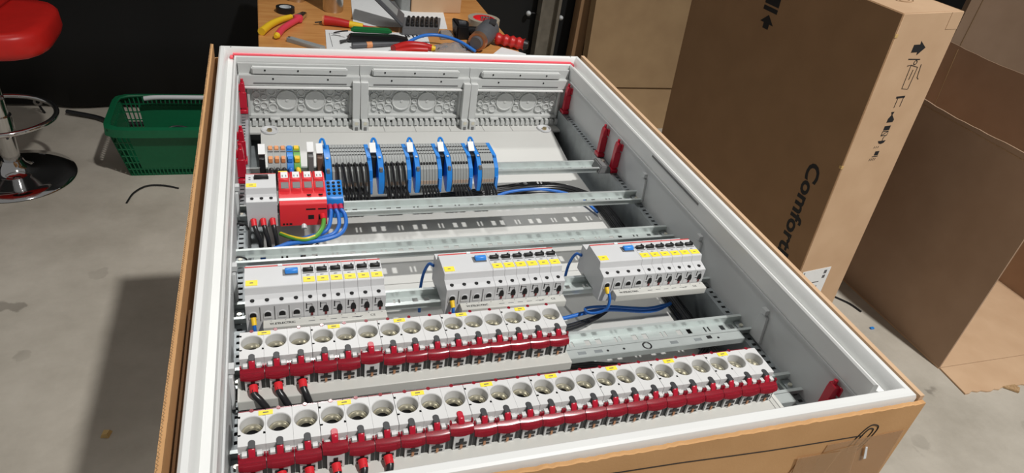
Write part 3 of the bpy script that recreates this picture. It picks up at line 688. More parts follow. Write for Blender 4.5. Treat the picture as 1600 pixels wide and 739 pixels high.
for x in (.046, .064): put('screw_hole', MB().cyl((x, -.0285, -.0120), (x, -.0283, -.0114), .0034, n=14).mesh('screw_hole', 'dark_hole'), t)
put('body_slots', MB().box(.0400, .0545, -.0479, -.0474, -.0285, -.0262).box(.0585, .0715, -.0479, -.0474, -.0285, -.0262).box(.0430, .0520, -.0479, -.0474, -.0460, -.0385).mesh('body_slots', 'dark_hole'), t)
put('terminal_opening', MB().box(.0590, .0690, -.0480, -.0474, -.0475, -.0380).mesh('terminal_opening', 'dark_hole'), t)
put('status_dots', MB().box(.004, .007, -.0479, -.0474, -.0555, -.0525).box(.009, .012, -.0479, -.0474, -.0555, -.0525).box(.014, .018, -.0479, -.0474, -.0555, -.0525).mesh('status_dots', 'dark_hole'), t)
put('foot_latch', MB().cyl((.036, -.0500, -.062), (.036, -.0440, -.057), .0045, n=14).mesh('foot_latch', 'tape_white'), t)
x = sx0+.0650; y = c-.048
EARTH = [(x, y+.004, NZ-.0400), (x+.001, y-.010, NZ-.0440), (.160, .558, -.100), (.149, .543, -.103), (.132, .538, -.104), (.114, .551, -.108), (.098, .572, -.114)]
tE = wire('earth_lead', EARTH, .0036, 'green_wire', 'green and yellow earth lead looping out of the red surge arrester', None, n=12, ferrule=('ferrule_red', .0046, (x, y+.001, NZ-.0395), (x+.001, y-.0075, NZ-.0425)))
MB().tube([(a, b-.001, z+.0024) for a, b, z in EARTH[3:]], .0017, 6).build('yellow_stripe', 'yellow_plastic', tE)
# blue neutral block
t = thing('neutral_block', (.1718, c, NZ-.01), None, 'blue neutral terminal block with round wire entries beside the red arrester', 'terminal block')
put('block_body', MB().prism([(.018, -.050), (.018, -.004), (.012, 0), (-.020, -.012), (-.024, -.016), (-.026, -.050)], 0, .0270, 'x').mesh('block_body', 'blue_plastic', bevel=.0006), t)
for i in range(3):
    for j in range(4):
        yy = .007 - j*.0072; zz = -.0018 - (j*.0072)*.36
        put('wire_entry', MB().cyl((.0050+.0085*i, yy, zz-.002), (.0050+.0085*i, yy-.0002, zz+.0010), .0026, n=10).mesh('wire_entry', 'dark_hole') if (i, j) == (0, 0) else bpy.data.meshes['wire_entry'], t, (0, 0, 0) if (i, j) == (0, 0) else (.0085*i, -.0072*j, -.0072*j*.36))
put('earth_plate', B(.0272, .0285, -.028, .018, -.052, -.020).mesh('earth_plate', 'tape_white'), t)
for i in range(3):
    x = .1765+.0085*i; y = c-.0255
    path = [[(.1775, .590, -.092), (.1725, .566, -.099), (.163, .556, -.105), (.145, .558, -.112), (.100, .548, -.120), (.060, .515, -.127)],
            [(.1885, .585, -.092), (.1875, .565, -.099), (.176, .550, -.105), (.145, .546, -.111), (.105, .545, -.116), (.062, .522, -.124)],
            [(.1990, .585, -.092), (.1985, .566, -.099), (.186, .546, -.104), (.152, .536, -.107), (.110, .538, -.111), (.066, .526, -.118)]][i]
    wire('neutral_wire', [(x, y+.004, NZ-.036), (x+.001, y-.007, NZ-.040)] + path, .0032, 'blue_wire', f'blue wire with magenta sleeve, {ORD[i]} from left under the blue neutral block', 'wires of the blue neutral block', n=12, ferrule=('ferrule_magenta', .0042, (x, y+.001, NZ-.0355), (x+.0008, y-.0065, NZ-.0395)))
for i in range(5):
    a = .008*i
    wire('trunk_wire', [(.15+jit(.01), .600-.5*a, -.150), (.11, .575-a, -.152+jit(.004)), (.075, .545-a, -.150+jit(.004)), (.056, .500-a, -.158), (.055, .40, -.165)], .0030, 'black_wire' if i < 4 else 'blue_wire', (f'black wire lying below the red arrester, {ORD[i]} of its bundle' if i < 4 else 'blue wire lying among the black bundle below the red arrester'), 'bundle below the arrester')

# ================================================================== TERMINAL STACKS
c = ROW[6]; TZ = -.066
TP = [(.055, -.062), (.055, -.042), (.047, -.015), (.026, 0), (-.022, 0), (-.030, -.004), (-.047, -.015), (-.0535, -.030), (-.055, -.043), (-.055, -.060), (-.045, -.062), (-.020, -.045), (.020, -.045), (.045, -.062)]
TSL = .0051
ME_SL = MB().prism(TP, .0002, TSL-.0002, 'x').mesh('terminal_body', 'terminal_grey', sharp=30)
ME_BR = MB().box(.0008, TSL-.0008, .010, .012, -.0002, .0010).box(.0008, TSL-.0008, -.004, -.002, -.0002, .0010).box(.0008, TSL-.0008, -.016, -.0145, -.0002, .0010).mesh('bridge_slot', 'dark_hole')
ME_WE = MB().box(.0010, TSL-.0010, -.0395, -.0340, -.0105, -.0068).mesh('wire_entry', 'dark_hole')
ME_WO = MB().box(.0006, TSL-.0006, -.0550, -.0532, -.0420, -.0350).mesh('test_point', 'terminal_tan')
ME_BLUEP = MB().prism(TP, 0, .0085, 'x').mesh('blue_body', 'blue_plastic', sharp=30, bevel=.0004)
ME_BLUEM = MB().prism(TP, 0, .0095, 'x').mesh('blue_body', 'blue_plastic', sharp=30, bevel=.0004)
ME_BS = MB().box(.0025, .0068, -.0270, -.0225, -.0010, .0002).mesh('blue_slot', 'device_white')
ME_BK = MB().box(.0020, .0074, -.0490, -.0440, -.0180, -.0105).mesh('blue_recess', 'mid_grey')
def hook():
    return MB().tube([(.0, .012, -.004), (.001, .018, .006), (.004, .024, .012), (.008, .022, .012), (.010, .014, .006), (.011, .010, -.002)], .0022, 8)
ME_HOOK = hook().mesh('jumper_hook', 'blue_plastic')
STK = [(.1785, .1900, 12, .2525), (.2705, .2815, 8, .3225), (.3375, .3470, 6, .3795), (.3965, .4065, 6, .4385), (.4555, .4640, 5, .4885)]
SN = ['leftmost', 'second', 'middle', 'fourth', 'rightmost']
def marker(x, y, label, dark='black'):
    t = thing('stack_marker', (x, y, TZ-.045), None, label, 'marker', 'white marker tags on the terminal rail')
    B(x-.0048, x+.0048, y-.022, y+.014, TZ-.045, TZ-.002).build('marker_foot', dark, t, bevel=.0008)
    MB().hexa([(x-.0056,y-.011,TZ+.001),(x+.0056,y-.011,TZ+.001),(x+.0056,y+.006,TZ+.012),(x-.0056,y+.006,TZ+.012),(x-.0056,y-.0120,TZ+.003),(x+.0056,y-.0120,TZ+.003),(x+.0056,y+.0050,TZ+.014),(x-.0056,y+.0050,TZ+.014)]).build('marker_tag', 'paper', t)
    MB().hexa([(x-.0010,y-.0024,TZ+.0063),(x+.0010,y-.0024,TZ+.0063),(x+.0010,y-.0002,TZ+.0074),(x-.0010,y-.0002,TZ+.0074),(x-.0010,y-.0025,TZ+.0075),(x+.0010,y-.0025,TZ+.0075),(x+.0010,y-.0003,TZ+.0086),(x-.0010,y-.0003,TZ+.0086)]).build('tag_print', 'print_grey', t)
for g, (xb, xs, n, xe) in enumerate(STK):
    t = thing('neutral_terminal', (xb, c, TZ), None, f'dark blue terminal at the left end of the {SN[g]} grey terminal stack', 'terminal', 'blue terminals')
    put('blue_body', MB().prism(TP, 0, xs-xb-.0006, 'x').mesh('blue_body', 'blue_plastic', sharp=30, bevel=.0004), t); put('blue_slot', ME_BS, t); put('blue_recess', ME_BK, t); put('jumper_hook', ME_HOOK, t, (-.006, 0, 0))
    pit = (xe-xs-.0004)/n
    for i in range(n):
        s_ = thing('terminal_slice', (xs+i*pit, c, TZ), None, f'slim grey terminal, {ORD[i]} from left in the {SN[g]} stack between blue terminals', 'terminal', f'grey terminals of the {SN[g]} stack')
        put('terminal_body', ME_SL, s_); put('bridge_slot', ME_BR, s_); put('wire_entry', ME_WE, s_); put('test_point', ME_WO, s_)
    t = thing('end_plate', (xe, c, TZ), None, f'bright blue end terminal closing the right side of the {SN[g]} grey stack', 'terminal', 'blue end terminals')
    put('blue_body', MB().prism(TP, 0, .0075, 'x').mesh('blue_body', 'blue_plastic', sharp=30, bevel=.0004), t)
    put('blue_ridge', MB().box(.0010, .0062, -.0575, -.0545, -.0560, -.0300).mesh('blue_ridge', 'blue_toggle'), t); put('blue_pip', MB().box(.0012, .0060, -.0300, -.0240, -.004, .0015).mesh('blue_pip', 'blue_toggle'), t)
    # wires
    up = {0: range(1, 12, 2), 1: range(0, 8, 2)}.get(g, [])
    for q, i in enumerate(up):
        x = xs+(i+.5)*pit; d = .003+jit(.004)
        wire('control_wire', [(x, c-.036, TZ-.008), (x+.0005, c-.041, TZ-.003), (x+.0015, c-.051, TZ-.010), (x+.0025+d*.4, c-.062, TZ-.034), (x+.003+d, c-.067, TZ-.060), (x+.003+d, c-.058, TZ-.082), (x+.002+d, c-.030, TZ-.098)], .0021, 'black_wire', f'black wire over the front, {ORD[q]} from left on the {SN[g]} terminal stack', f'upper wires of the {SN[g]} stack')
    for q in range(n if g else 9):
        x = xs+(q+.5)*pit + (.0 if g else .012); d = (.010 if g == 3 else .004)*q/n + jit(.002)
        wire('control_wire', [(x, c-.053, TZ-.046), (x+.0005, c-.059, TZ-.046), (x+.002+d*.4, c-.067, TZ-.053), (x+.003+d, c-.070, TZ-.068), (x+.003+d, c-.060, TZ-.086), (x+.0025+d, c-.032, TZ-.100)], .0020, 'black_wire', f'black wire bending down, {ORD[q]} from left in the lower tier of the {SN[g]} stack', f'lower wires of the {SN[g]} stack')
    if g: marker((STK[g-1][3]+.0075+xb)/2, c, f'white marker tag between the {SN[g-1]} and {SN[g]} terminal stacks')
# left cluster
marker(.0745, c, 'white marker tag at the far left end of the terminal rail')
marker(.1560, c+.006, 'white marker tag on a grey stop left of the terminal stacks', 'mid_grey')
marker(.1715, c, 'white marker tag touching the first blue terminal', 'brown_plastic')
TQ = [(.040, -.055), (.040, -.036), (.030, -.012), (.022, 0), (-.018, 0), (-.030, -.010), (-.040, -.030), (-.040, -.055), (-.020, -.058), (-.020, -.045), (.020, -.045), (.020, -.058)]
for i, (x, w_, m_, m2, lab) in enumerate([(.0835, .0104, 'terminal_grey', 'orange', 'grey feed terminal with orange levers, first from left'), (.0941, .0104, 'terminal_grey', 'orange', 'grey feed terminal with orange levers, middle of three'), (.1047, .0104, 'terminal_grey', 'orange', 'grey feed terminal with orange levers beside the plain blue one'), (.1153, .0112, 'blue_plastic', 'blue_toggle', 'plain blue feed terminal between grey and green ones'), (.1267, .0120, 'green_wire', 'yellow_plastic', 'green and yellow earth terminal left of the stacks')]):
    t = thing('feed_terminal', (x, c, TZ), None, lab, 'terminal', 'feed terminals at the left end of the rail')
    put('terminal_body', MB().prism(TQ, .0002, w_-.0002, 'x').mesh('terminal_body', m_, sharp=30, bevel=.0004), t)
    put('lever', MB().box(.0018, w_-.0018, .0080, .0200, -.001, .0028).mesh('lever', m2, bevel=.0004), t); put('lever', MB().box(.0018, w_-.0018, -.0280, -.0170, -.006, .0020).mesh('lever', m2, bevel=.0004), t)
    put('bridge_slot', MB().box(.0008, w_-.0008, .0000, .0030, -.0004, .0006).mesh('bridge_slot', 'dark_grey'), t)
    wm = 'black_wire' if i < 3 else ('blue_wire' if i == 3 else 'yellow_plastic')
    xx = x+w_/2
    wire('feed_lead', [(xx, c-.034, TZ-.016), (xx+.001, c-.043, TZ-.014), (xx+.002, c-.054, TZ-.026), (xx+.003, c-.060, TZ-.055), (xx+.002, c-.054, TZ-.10)], .0042, wm, f'thick {"black" if i < 3 else ("blue" if i == 3 else "yellow")} feed lead in the {["first grey", "middle grey", "third grey", "blue", "green"][i]} feed terminal', 'feed leads at the left end of the rail', n=12)

# ================================================================== CABLE BUNDLES
random.seed(5)
for i in range(16):
    a = i % 4; b = i//4
    oy = .0048*a; oz = .0046*b
    pts = [(.200+jit(.02), .728+oy, -.172+oz), (.36, .728+oy+jit(.0004), -.172+oz), (.52, .748+oy*1.3+jit(.0004), -.172+oz), (.60, .765+oy+jit(.0004), -.172+oz), (.665, .755+oy*.6+jit(.0004), -.171+oz), (.708+oy*.7, .715+jit(.0004), -.170+oz), (.7165+oy, .66, -.170+oz), (.7165+oy+jit(.0003), .52, -.172+oz), (.7165+oy+jit(.0003), .38, -.172+oz), (.7165+oy+jit(.0003), .25, -.172+oz), (.716+oy, .08, -.172+oz)]
    wire('bundle_wire', pts, .0021, 'black_wire', 'black wire in the dark harness running down the right side of the cabinet', 'black harness running down the right side', n=6)
wire('bundle_wire', [(.50, .735, -.165), (.54, .748, -.160), (.60, .752, -.158), (.655, .738, -.160), (.690, .712, -.164), (.706, .67, -.168)], .0030, 'blue_wire', 'bright blue wire curving beside the black harness near the terminal rail', 'blue wire of the harness', n=10)
for i in range(5):
    wire('loose_wire', [(.44+jit(.01), .262-.003*i, -.138-.002*i), (.50, .252-.004*i, -.146), (.58, .238-.004*i+jit(.003), -.150), (.66, .236-.003*i, -.148), (.715, .246+.006*i, -.158), (.73, .30, -.165)], .0018, 'black_wire', f'thin black wire sagging under the bare rail near the right fuses, {ORD[i]} of five', 'thin wires under the bare rail', n=6)
wire('loose_wire', [(.43, .345, -.150), (.50, .352, -.152), (.58, .362, -.150), (.66, .350, -.152), (.712, .372, -.160)], .0032, 'blue_wire', 'blue cable lying on the back plate under the right-hand breakers', None, n=10)
for i in range(3):
    wire('loose_wire', [(.42, .338-.006*i, -.150), (.48, .335-.006*i, -.154), (.55, .350-.004*i, -.156), (.60, .372, -.160)], .0020, 'black_wire', f'thin black cable beside the blue cable under the breakers, {ORD[i]} of three', 'thin black cables under the breakers', n=6)
for i, yy in enumerate((.59, .50, .215)):
    wire('cable_tie', [(.0335, yy-.03, -.120), (.0325, yy-.012, -.108), (.034, yy+.004, -.106), (.046, yy+.003, -.108), (.051, yy-.002, -.114)], .0014, 'black', f'thin black cable tie looped on the left upright, {["beside the grey main switch", "beside the empty rail", "beside the shorter fuse row"][i]}', 'cable ties on the left upright', cat='cable tie', n=6)

# ================================================================== WORKBENCH AND TOOLS
TT = -.25
wb = thing('workbench', (.495, 2.2, -1.0), None, 'wooden workbench behind the cabinet, covered with tools', 'table')
B(.066, .915, 1.60, 2.80, TT-.03, TT).build('bench_top', 'bench_wood', wb, bevel=.002)
for x in (.09, .86):
    for y in (1.65, 2.74): B(x, x+.035, y, y+.035, -1.0, TT-.03).build('leg', 'dark_steel', wb)
B(.09, .895, 1.66, 1.68, -.36, TT-.03).build('apron', 'dark_steel', wb)
# pliers
t = thing('pliers', (.17, 2.0, TT), None, 'pliers with one yellow and one pink handle lying on the bench', 'pliers')
MB().tube([(.076, 1.888, TT+.012), (.105, 1.955, TT+.014), (.140, 2.010, TT+.014), (.172, 2.046, TT+.013)], lambda u: .0125-.004*u, 10).build('yellow_handle', 'yellow_plastic', t)
MB().tube([(.122, 1.862, TT+.011), (.142, 1.925, TT+.013), (.172, 1.985, TT+.013), (.192, 2.020, TT+.013)], lambda u: .0105-.001*u, 10).build('pink_handle', 'pliers_pink', t)
MB().lathe([(.0001, .014), (.013, .012), (.016, .004), (.013, -.008), (.0001, -.010)], c=(.194, 2.028, TT+.012), n=18).build('handle_guard', 'pliers_pink', t)
MB().cyl((.122, 1.862, TT+.011), (.117, 1.850, TT+.011), .0106, .006, n=12).build('handle_tip', 'yellow_plastic', t)
MB().hexa([(.176,2.040,TT+.004),(.206,2.034,TT+.004),(.228,2.096,TT+.004),(.208,2.104,TT+.004),(.176,2.040,TT+.02),(.206,2.034,TT+.02),(.226,2.096,TT+.016),(.210,2.102,TT+.016)]).build('jaws', 'chrome', t, bevel=.002)
# tapes and thermos cups
t = thing('tape_roll', (.156, 2.135, TT), None, 'small roll of black insulating tape beside the pliers', 'tape')
MB().lathe([(.020, 0), (.031, 0), (.031, .019), (.020, .019)], c=(.156, 2.135, TT), n=28, closed=True).build('tape_winding', 'black', t)
MB().lathe([(.017, .001), (.020, .001), (.020, .0185), (.017, .0185)], c=(.156, 2.135, TT), n=28, closed=True).build('tape_core', 'tape_white', t)
MB().lathe([(.0001, .003), (.017, .003)], c=(.156, 2.135, TT), n=28).build('tape_disc', 'tape_white', t)
def flask(x, y, r, h, lab):
    t = thing('steel_flask', (x, y, TT), None, lab, 'flask', 'steel flasks on the bench')
    MB().lathe([(.0001, 0), (r*.94, 0), (r, .006), (r, h*.8), (r*.92, h*.86), (r*.9, h)], c=(x, y, TT), n=36).build('flask_body', 'steel_brushed', t)
    MB().lathe([(r*.9, h), (r*.92, h+.004), (r*.86, h+.03), (.0001, h+.032)], c=(x, y, TT), n=28).build('flask_cap', 'black', t)
flask(.200, 2.285, .035, .16, 'shorter steel flask standing behind the tape roll')
flask(.320, 2.180, .0365, .20, 'larger steel flask standing behind the red screwdriver')
# red and yellow screwdriver
t = thing('screwdriver', (.36, 2.0, TT), None, 'red and yellow insulated screwdriver lying in front of the larger flask', 'screwdriver')
MB().cyl((.246, 2.006, TT+.010), (.276, 2.014, TT+.012), .0022, .0026, n=8).build('blade_tip', 'black', t)
MB().tube([(.276, 2.014, TT+.0165), (.300, 2.009, TT+.0165), (.330, 2.001, TT+.0155), (.358, 1.994, TT+.013)], lambda u: .0165-.005*u, 14).build('grip', 'handle_red', t)
MB().cyl((.272, 2.015, TT+.0165), (.2785, 2.0133, TT+.0165), .0150, .0168, n=16).build('yellow_end', 'orange', t)
MB().cyl((.358, 1.994, TT+.013), (.402, 1.982, TT+.011), .0115, .0095, n=14).build('yellow_collar', 'yellow_plastic', t)
MB().cyl((.402, 1.982, TT+.011), (.475, 1.960, TT+.008), .005, .004, n=10).build('shaft', 'handle_red', t)
# grey flat tool and papers
t = thing('folding_rule', (.19, 1.80, TT), None, 'grey folding rule lying near the bench edge below the pliers', 'rule')
MB().hexa([(.148,1.838,TT),(.165,1.850,TT),(.262,1.772,TT),(.245,1.758,TT),(.148,1.838,TT+.014),(.165,1.850,TT+.014),(.262,1.772,TT+.014),(.245,1.758,TT+.014)]).build('rule_body', 'terminal_grey', t, bevel=.001)
MB().cyl((.157, 1.842, TT+.014), (.157, 1.842, TT+.0152), .004, n=12).build('rule_pivot', 'dark_grey', t)
def sheet(name, pts, z, lab):
    t = thing(name, (pts[0][0], pts[0][1], z), None, lab, 'paper')
    MB().hexa([(x, y, z) for x, y in pts] + [(x, y, z+.0015) for x, y in pts]).build('sheet', 'paper', t); return t
t = sheet('drawing_sheet', [(.262, 1.72), (.600, 1.76), (.618, 1.960), (.276, 1.960)], TT+.0005, 'white printed drawing sheet lying under the green-handled tool')
for k, (x0, x1, y0, y1) in enumerate([(.29, .32, 1.925, 1.928), (.29, .32, 1.905, 1.908), (.285, .2865, 1.80, 1.93), (.50, .60, 1.868, 1.870), (.50, .60, 1.845, 1.847), (.51, .53, 1.89, 1.892)]):
    B(x0, x1, y0, y1, TT+.002, TT+.0024).build('printed_line', 'print_grey', t)
o = put('lettering', text_mesh('BTM', .034, 'print_black', bold=.001), t); place_basis(o, (.535-.262, 1.914-1.72, .0024), (1, .04, 0), (-.04, 1, 0))
sheet('paper_sheet', [(.374, 2.02), (.705, 2.02), (.745, 2.30), (.402, 2.36)], TT+.0005, 'blank white paper under the open bit case')
# green tool, black strips and grey tool
t = thing('stripping_tool', (.41, 1.885, TT), None, 'green-handled tool with black jaws lying on the drawing sheet', 'tool')
MB().prism([(.348, TT+.030), (.356, TT+.042), (.476, TT+.040), (.486, TT+.028), (.470, TT+.024), (.360, TT+.026)], 1.872, 1.890, 'y').build('green_handle', 'tool_green', t, bevel=.003)
MB().prism([(.335, TT+.003), (.345, TT+.026), (.49, TT+.026), (.535, TT+.018), (.52, TT+.003)], 1.840, 1.872, 'y').build('black_body', 'black', t, bevel=.003)
MB().tube([(.340, 1.875, TT+.030), (.318, 1.895, TT+.020), (.300, 1.915, TT+.008)], .0025, 8).build('tool_spring', 'dark_grey', t)
for k in range(4): MB().tube([(.338+.006*k, 1.842, TT+.010), (.322+.004*k, 1.834+.006*k, TT+.008), (.312, 1.826+.008*k, TT+.005)], .002, 6).build('tool_tooth', 'black', t)
t = thing('marker_pen', (.42, 1.80, TT), None, 'dark grey pen with a pale band lying in front of the green tool', 'pen')
MB().cyl((.345, 1.790, TT+.012), (.390, 1.800, TT+.012), .009, n=12).build('pen_cap', 'tool_grey', t); MB().cyl((.390, 1.800, TT+.012), (.408, 1.804, TT+.012), .0098, n=12).build('pen_band', 'orange', t); MB().cyl((.408, 1.804, TT+.012), (.50, 1.824, TT+.012), .009, .005, n=12).build('pen_body', 'tool_grey', t)
t = thing('red_pliers', (.55, 1.80, TT), None, 'pair of pliers with red handles and yellow tips half hidden by the rim', 'pliers')
MB().tube([(.47, 1.760, TT+.016), (.52, 1.795, TT+.018), (.57, 1.800, TT+.016), (.60, 1.790, TT+.012)], lambda u: .013-.003*u, 10).build('red_handle', 'handle_red', t)
MB().tube([(.47, 1.735, TT+.016), (.53, 1.760, TT+.016), (.58, 1.765, TT+.014)], .010, 10).build('red_handle', 'handle_red', t); MB().cyl((.60, 1.79, TT+.012), (.612, 1.787, TT+.011), .010, .007, n=12).build('handle_tip', 'yellow_plastic', t)
# blue hose
wire('blue_hose', [(.475, 1.745, TT+.008), (.52, 1.80, TT+.022), (.58, 1.842, TT+.034), (.64, 1.850, TT+.034), (.70, 1.822, TT+.026), (.745, 1.775, TT+.010)], .0055, 'blue_hose', 'short blue hose arching over the bench edge', None, cat='hose', n=10)
# bit case (open, lid tilted back)
t = thing('bit_case', (.60, 2.0, TT), None, 'open grey bit case with black bit holders standing on paper', 'case')
MB().hexa([(.527,1.934,TT),(.655,1.950,TT),(.690,2.070,TT),(.552,2.060,TT),(.527,1.934,TT+.026),(.655,1.950,TT+.026),(.690,2.070,TT+.026),(.552,2.060,TT+.026)]).build('case_tray', 'case_grey', t, bevel=.002)
for k in range(7):
    x = .545+.0165*k
    MB().hexa([(x,1.955,TT+.026),(x+.0105,1.956,TT+.026),(x+.030,2.050,TT+.026),(x+.0195,2.049,TT+.026),(x,1.955,TT+.036),(x+.0105,1.956,TT+.036),(x+.030,2.050,TT+.034),(x+.0195,2.049,TT+.034)]).build('bit_holder', 'black', t, bevel=.001)
    for j in range(3): MB().cyl((x+.006+.0075*j, 1.968+.03*j, TT+.036), (x+.0058+.0075*j, 1.967+.03*j, TT+.0405), .0030, n=6).build('bit', 'chrome' if (k+j) % 3 == 0 else 'dark_grey', t)
L0 = Vector((.527, 1.945, TT+.026)); L1 = Vector((.552, 2.060, TT+.026)); up = Vector((-.115, .060, .095)); th = Vector((.006, 0, .008))
MB().hexa([L0, L1, L1+up, L0+up, L0+th, L1+th, L1+up+th, L0+up+th]).build('case_lid', 'tool_grey', t, bevel=.003)
a_, b_ = L0*.8+L1*.2, L0*.2+L1*.8
q0 = Vector((.0065, 0, .0088)); MB().hexa([a_+up*.2+th, b_+up*.2+th, b_+up*.8+th, a_+up*.8+th, a_+up*.2+q0, b_+up*.2+q0, b_+up*.8+q0, a_+up*.8+q0]).build('lid_label', 'terminal_grey', t)
# small carton on the bench
t = thing('small_carton', (.7, 2.3, TT), None, 'small brown cardboard box standing at the back of the bench', 'box')
MB().hexa([(.606,2.200,TT),(.800,2.216,TT),(.790,2.42,TT),(.596,2.40,TT),(.606,2.200,TT+.14),(.800,2.216,TT+.14),(.790,2.42,TT+.14),(.596,2.40,TT+.14)]).build('carton_body', 'cardboard_pale', t, bevel=.002)
MB().hexa([(.57,2.215,TT),(.603,2.205,TT),(.594,2.40,TT),(.56,2.40,TT),(.57,2.215,TT+.13),(.603,2.205,TT+.13),(.594,2.40,TT+.13),(.56,2.40,TT+.13)]).build('grey_sleeve', 'terminal_grey', t, bevel=.002)
tag(MB().hexa([(.40,2.33,TT+.002),(.55,2.33,TT+.002),(.55,2.40,TT+.002),(.40,2.40,TT+.002),(.40,2.33,TT+.03),(.55,2.33,TT+.03),(.55,2.40,TT+.03),(.40,2.40,TT+.03)]).build('black_case', 'black', org=(.4, 2.33, TT), bevel=.004), 'flat black case lying behind the larger flask', 'case')
# clear tape with red core and keys
t = thing('clear_tape', (.838, 2.03, TT), None, 'roll of clear packing tape with a red core at the right edge', 'tape')
MB().lathe([(.040, 0), (.058, 0), (.058, .045), (.040, .045)], c=(.838, 2.025, TT), n=32, closed=True).build('tape_winding', 'tape_clear', t)
MB().lathe([(.036, .001), (.040, .001), (.040, .0448), (.036, .0448)], c=(.838, 2.025, TT), n=32, closed=True).build('red_core', 'red_device', t)
MB().cyl((.838, 2.025, TT), (.838, 2.025, TT+.030), .0355, n=24).build('red_insert', 'red_device', t)
for k in range(6):
    p0 = (.825+.006*k, 2.018+.004*(k % 3), TT+.030)
    sc = thing('screw', p0, None, 'bright metal screw lying in the red core of the clear tape', 'screw', 'screws in the tape core')
    MB().cyl(p0, (.829+.006*k, 2.026+.003*(k % 2), TT+.046), .0020, n=8).build('shank', 'chrome', sc)
    MB().cyl((.829+.006*k, 2.026+.003*(k % 2), TT+.046), (.8295+.006*k, 2.027+.003*(k % 2), TT+.050), .0042, n=8).build('screw_head', 'chrome', sc)
# clip pack
t = thing('battery_clip', (.73, 1.96, TT), None, 'black battery with contacts standing beside the clear blister pack', 'battery')
MB().hexa([(.712,1.910,TT),(.760,1.916,TT),(.772,1.975,TT),(.716,1.985,TT),(.712,1.910,TT+.05),(.752,1.914,TT+.048),(.766,1.965,TT+.052),(.708,1.985,TT+.056)]).build('battery_body', 'black', t, bevel=.004)
B(.722, .748, 1.930, 1.945, TT+.049, TT+.058).build('battery_contact', 'tool_grey', t, bevel=.001)
t = thing('blister_pack', (.67, 1.9, TT), None, 'clear blister packaging lying between paper and battery', 'packaging')
MB().hexa([(.655,1.905,TT),(.705,1.915,TT),(.712,1.985,TT),(.665,1.98,TT),(.658,1.908,TT+.012),(.702,1.917,TT+.012),(.708,1.98,TT+.012),(.667,1.975,TT+.012)]).build('blister', 'blister', t, bevel=.002)
random.seed(9)
t = thing('plastic_bag', (.70, 1.83, TT), None, 'crumpled clear plastic bag with screws at the bench edge', 'bag')
vs = []; fs = []
for i in range(9):
    for j in range(7): vs.append((.60+.017*i+jit(.004), 1.76+.014*j+jit(.003), TT+.003+max(0, .022*math.sin(math.pi*i/8)*math.sin(math.pi*j/6)+jit(.007))))
for i in range(8):
    for j in range(6): fs.append((i*7+j, (i+1)*7+j, (i+1)*7+j+1, i*7+j+1))
MB().add(vs, fs).build('bag_film', 'blister', t, sharp=180)
for k in range(7): MB().cyl((.62+.016*k, 1.79+.01*(k % 3), TT+.006), (.628+.016*k, 1.80+.008*(k % 2), TT+.009), .003, n=6).build('bagged_screw', 'chrome', t)
# drill and hammer handle
t = thing('cordless_drill', (.80, 1.88, TT), None, 'grey cordless drill lying on its side at the bench edge', 'drill')
MB().tube([(.745, 1.785, TT+.034), (.775, 1.830, TT+.036), (.800, 1.872, TT+.038), (.822, 1.905, TT+.040), (.838, 1.930, TT+.040)], lambda u: (.020+.016*min(1, u*2.2)) if u < .85 else .036-.04*(u-.85), 16).build('drill_motor', 'tool_grey', t)
MB().cyl((.752, 1.796, TT+.034), (.764, 1.814, TT+.035), .0300, .0315, n=20).build('copper_ring', 'copper', t)
MB().tube([(.815, 1.90, TT+.034), (.775, 1.935, TT+.026), (.745, 1.950, TT+.020)], .016, 12).build('drill_grip', 'black', t)
MB().hexa([(.812,1.876,TT+.071),(.835,1.868,TT+.069),(.852,1.915,TT+.071),(.830,1.925,TT+.073),(.812,1.876,TT+.077),(.835,1.868,TT+.075),(.852,1.915,TT+.077),(.830,1.925,TT+.078)]).build('drill_badge', 'dark_grey', t, bevel=.002)
t = thing('red_handle_tool', (.90, 1.84, TT), None, 'tool with a ribbed red grip beside the grey drill', 'tool')
MB().tube([(.846, 1.880, TT+.022), (.878, 1.860, TT+.022), (.905, 1.843, TT+.022), (.932, 1.827, TT+.022)], lambda u: .019+.0025*math.sin(u*26), 14, smooth=10).build('red_grip', 'handle_red', t)
MB().cyl((.932, 1.827, TT+.022), (.944, 1.820, TT+.022), .018, .014, n=16).build('grip_end', 'black', t)
MB().cyl((.78, 1.915, TT+.020), (.846, 1.880, TT+.022), .008, .010, n=12).build('tool_shaft', 'steel_brushed', t)
tag(MB().hexa([(.78,1.74,TT+.0005),(.90,1.70,TT+.0005),(.93,1.79,TT+.0005),(.86,1.85,TT+.0005),(.78,1.74,TT+.002),(.90,1.70,TT+.002),(.93,1.79,TT+.002),(.86,1.85,TT+.002)]).build('paper_scrap', 'paper', org=(.8, 1.75, TT)), 'small white paper corner lying under the drill', 'paper')

# ================================================================== STOOL
SX, SY = -.852, 2.362
t = thing('bar_stool', (SX, SY, -1.0), None, 'red leather bar stool on a round chrome foot at the left', 'stool')
MB().lathe([(.0001, 0), (.198, 0), (.203, .004), (.200, .009), (.150, .018), (.080, .026), (.055, .036), (.040, .060), (.034, .075), (.0001, .075)], c=(SX, SY, -1.0), n=64).build('foot_disc', 'chrome', t, sharp=60)
MB().cyl((SX, SY, -.93), (SX, SY, -.62), .030, n=28).build('column', 'chrome', t); MB().cyl((SX, SY, -.62), (SX, SY, -.48), .018, n=20).build('gas_spring', 'black', t)
ring = [(SX-.03, SY+.03, -.765)] + [(SX+.185*math.cos(a), SY-.02+.175*math.sin(a), -.735) for a in [math.radians(d) for d in (150, 110, 75, 40, 10, -20, -55, -90, -125, -160)]] + [(SX-.03, SY-.03, -.765)]
MB().tube(ring, .0095, 10).build('foot_ring', 'chrome', t)
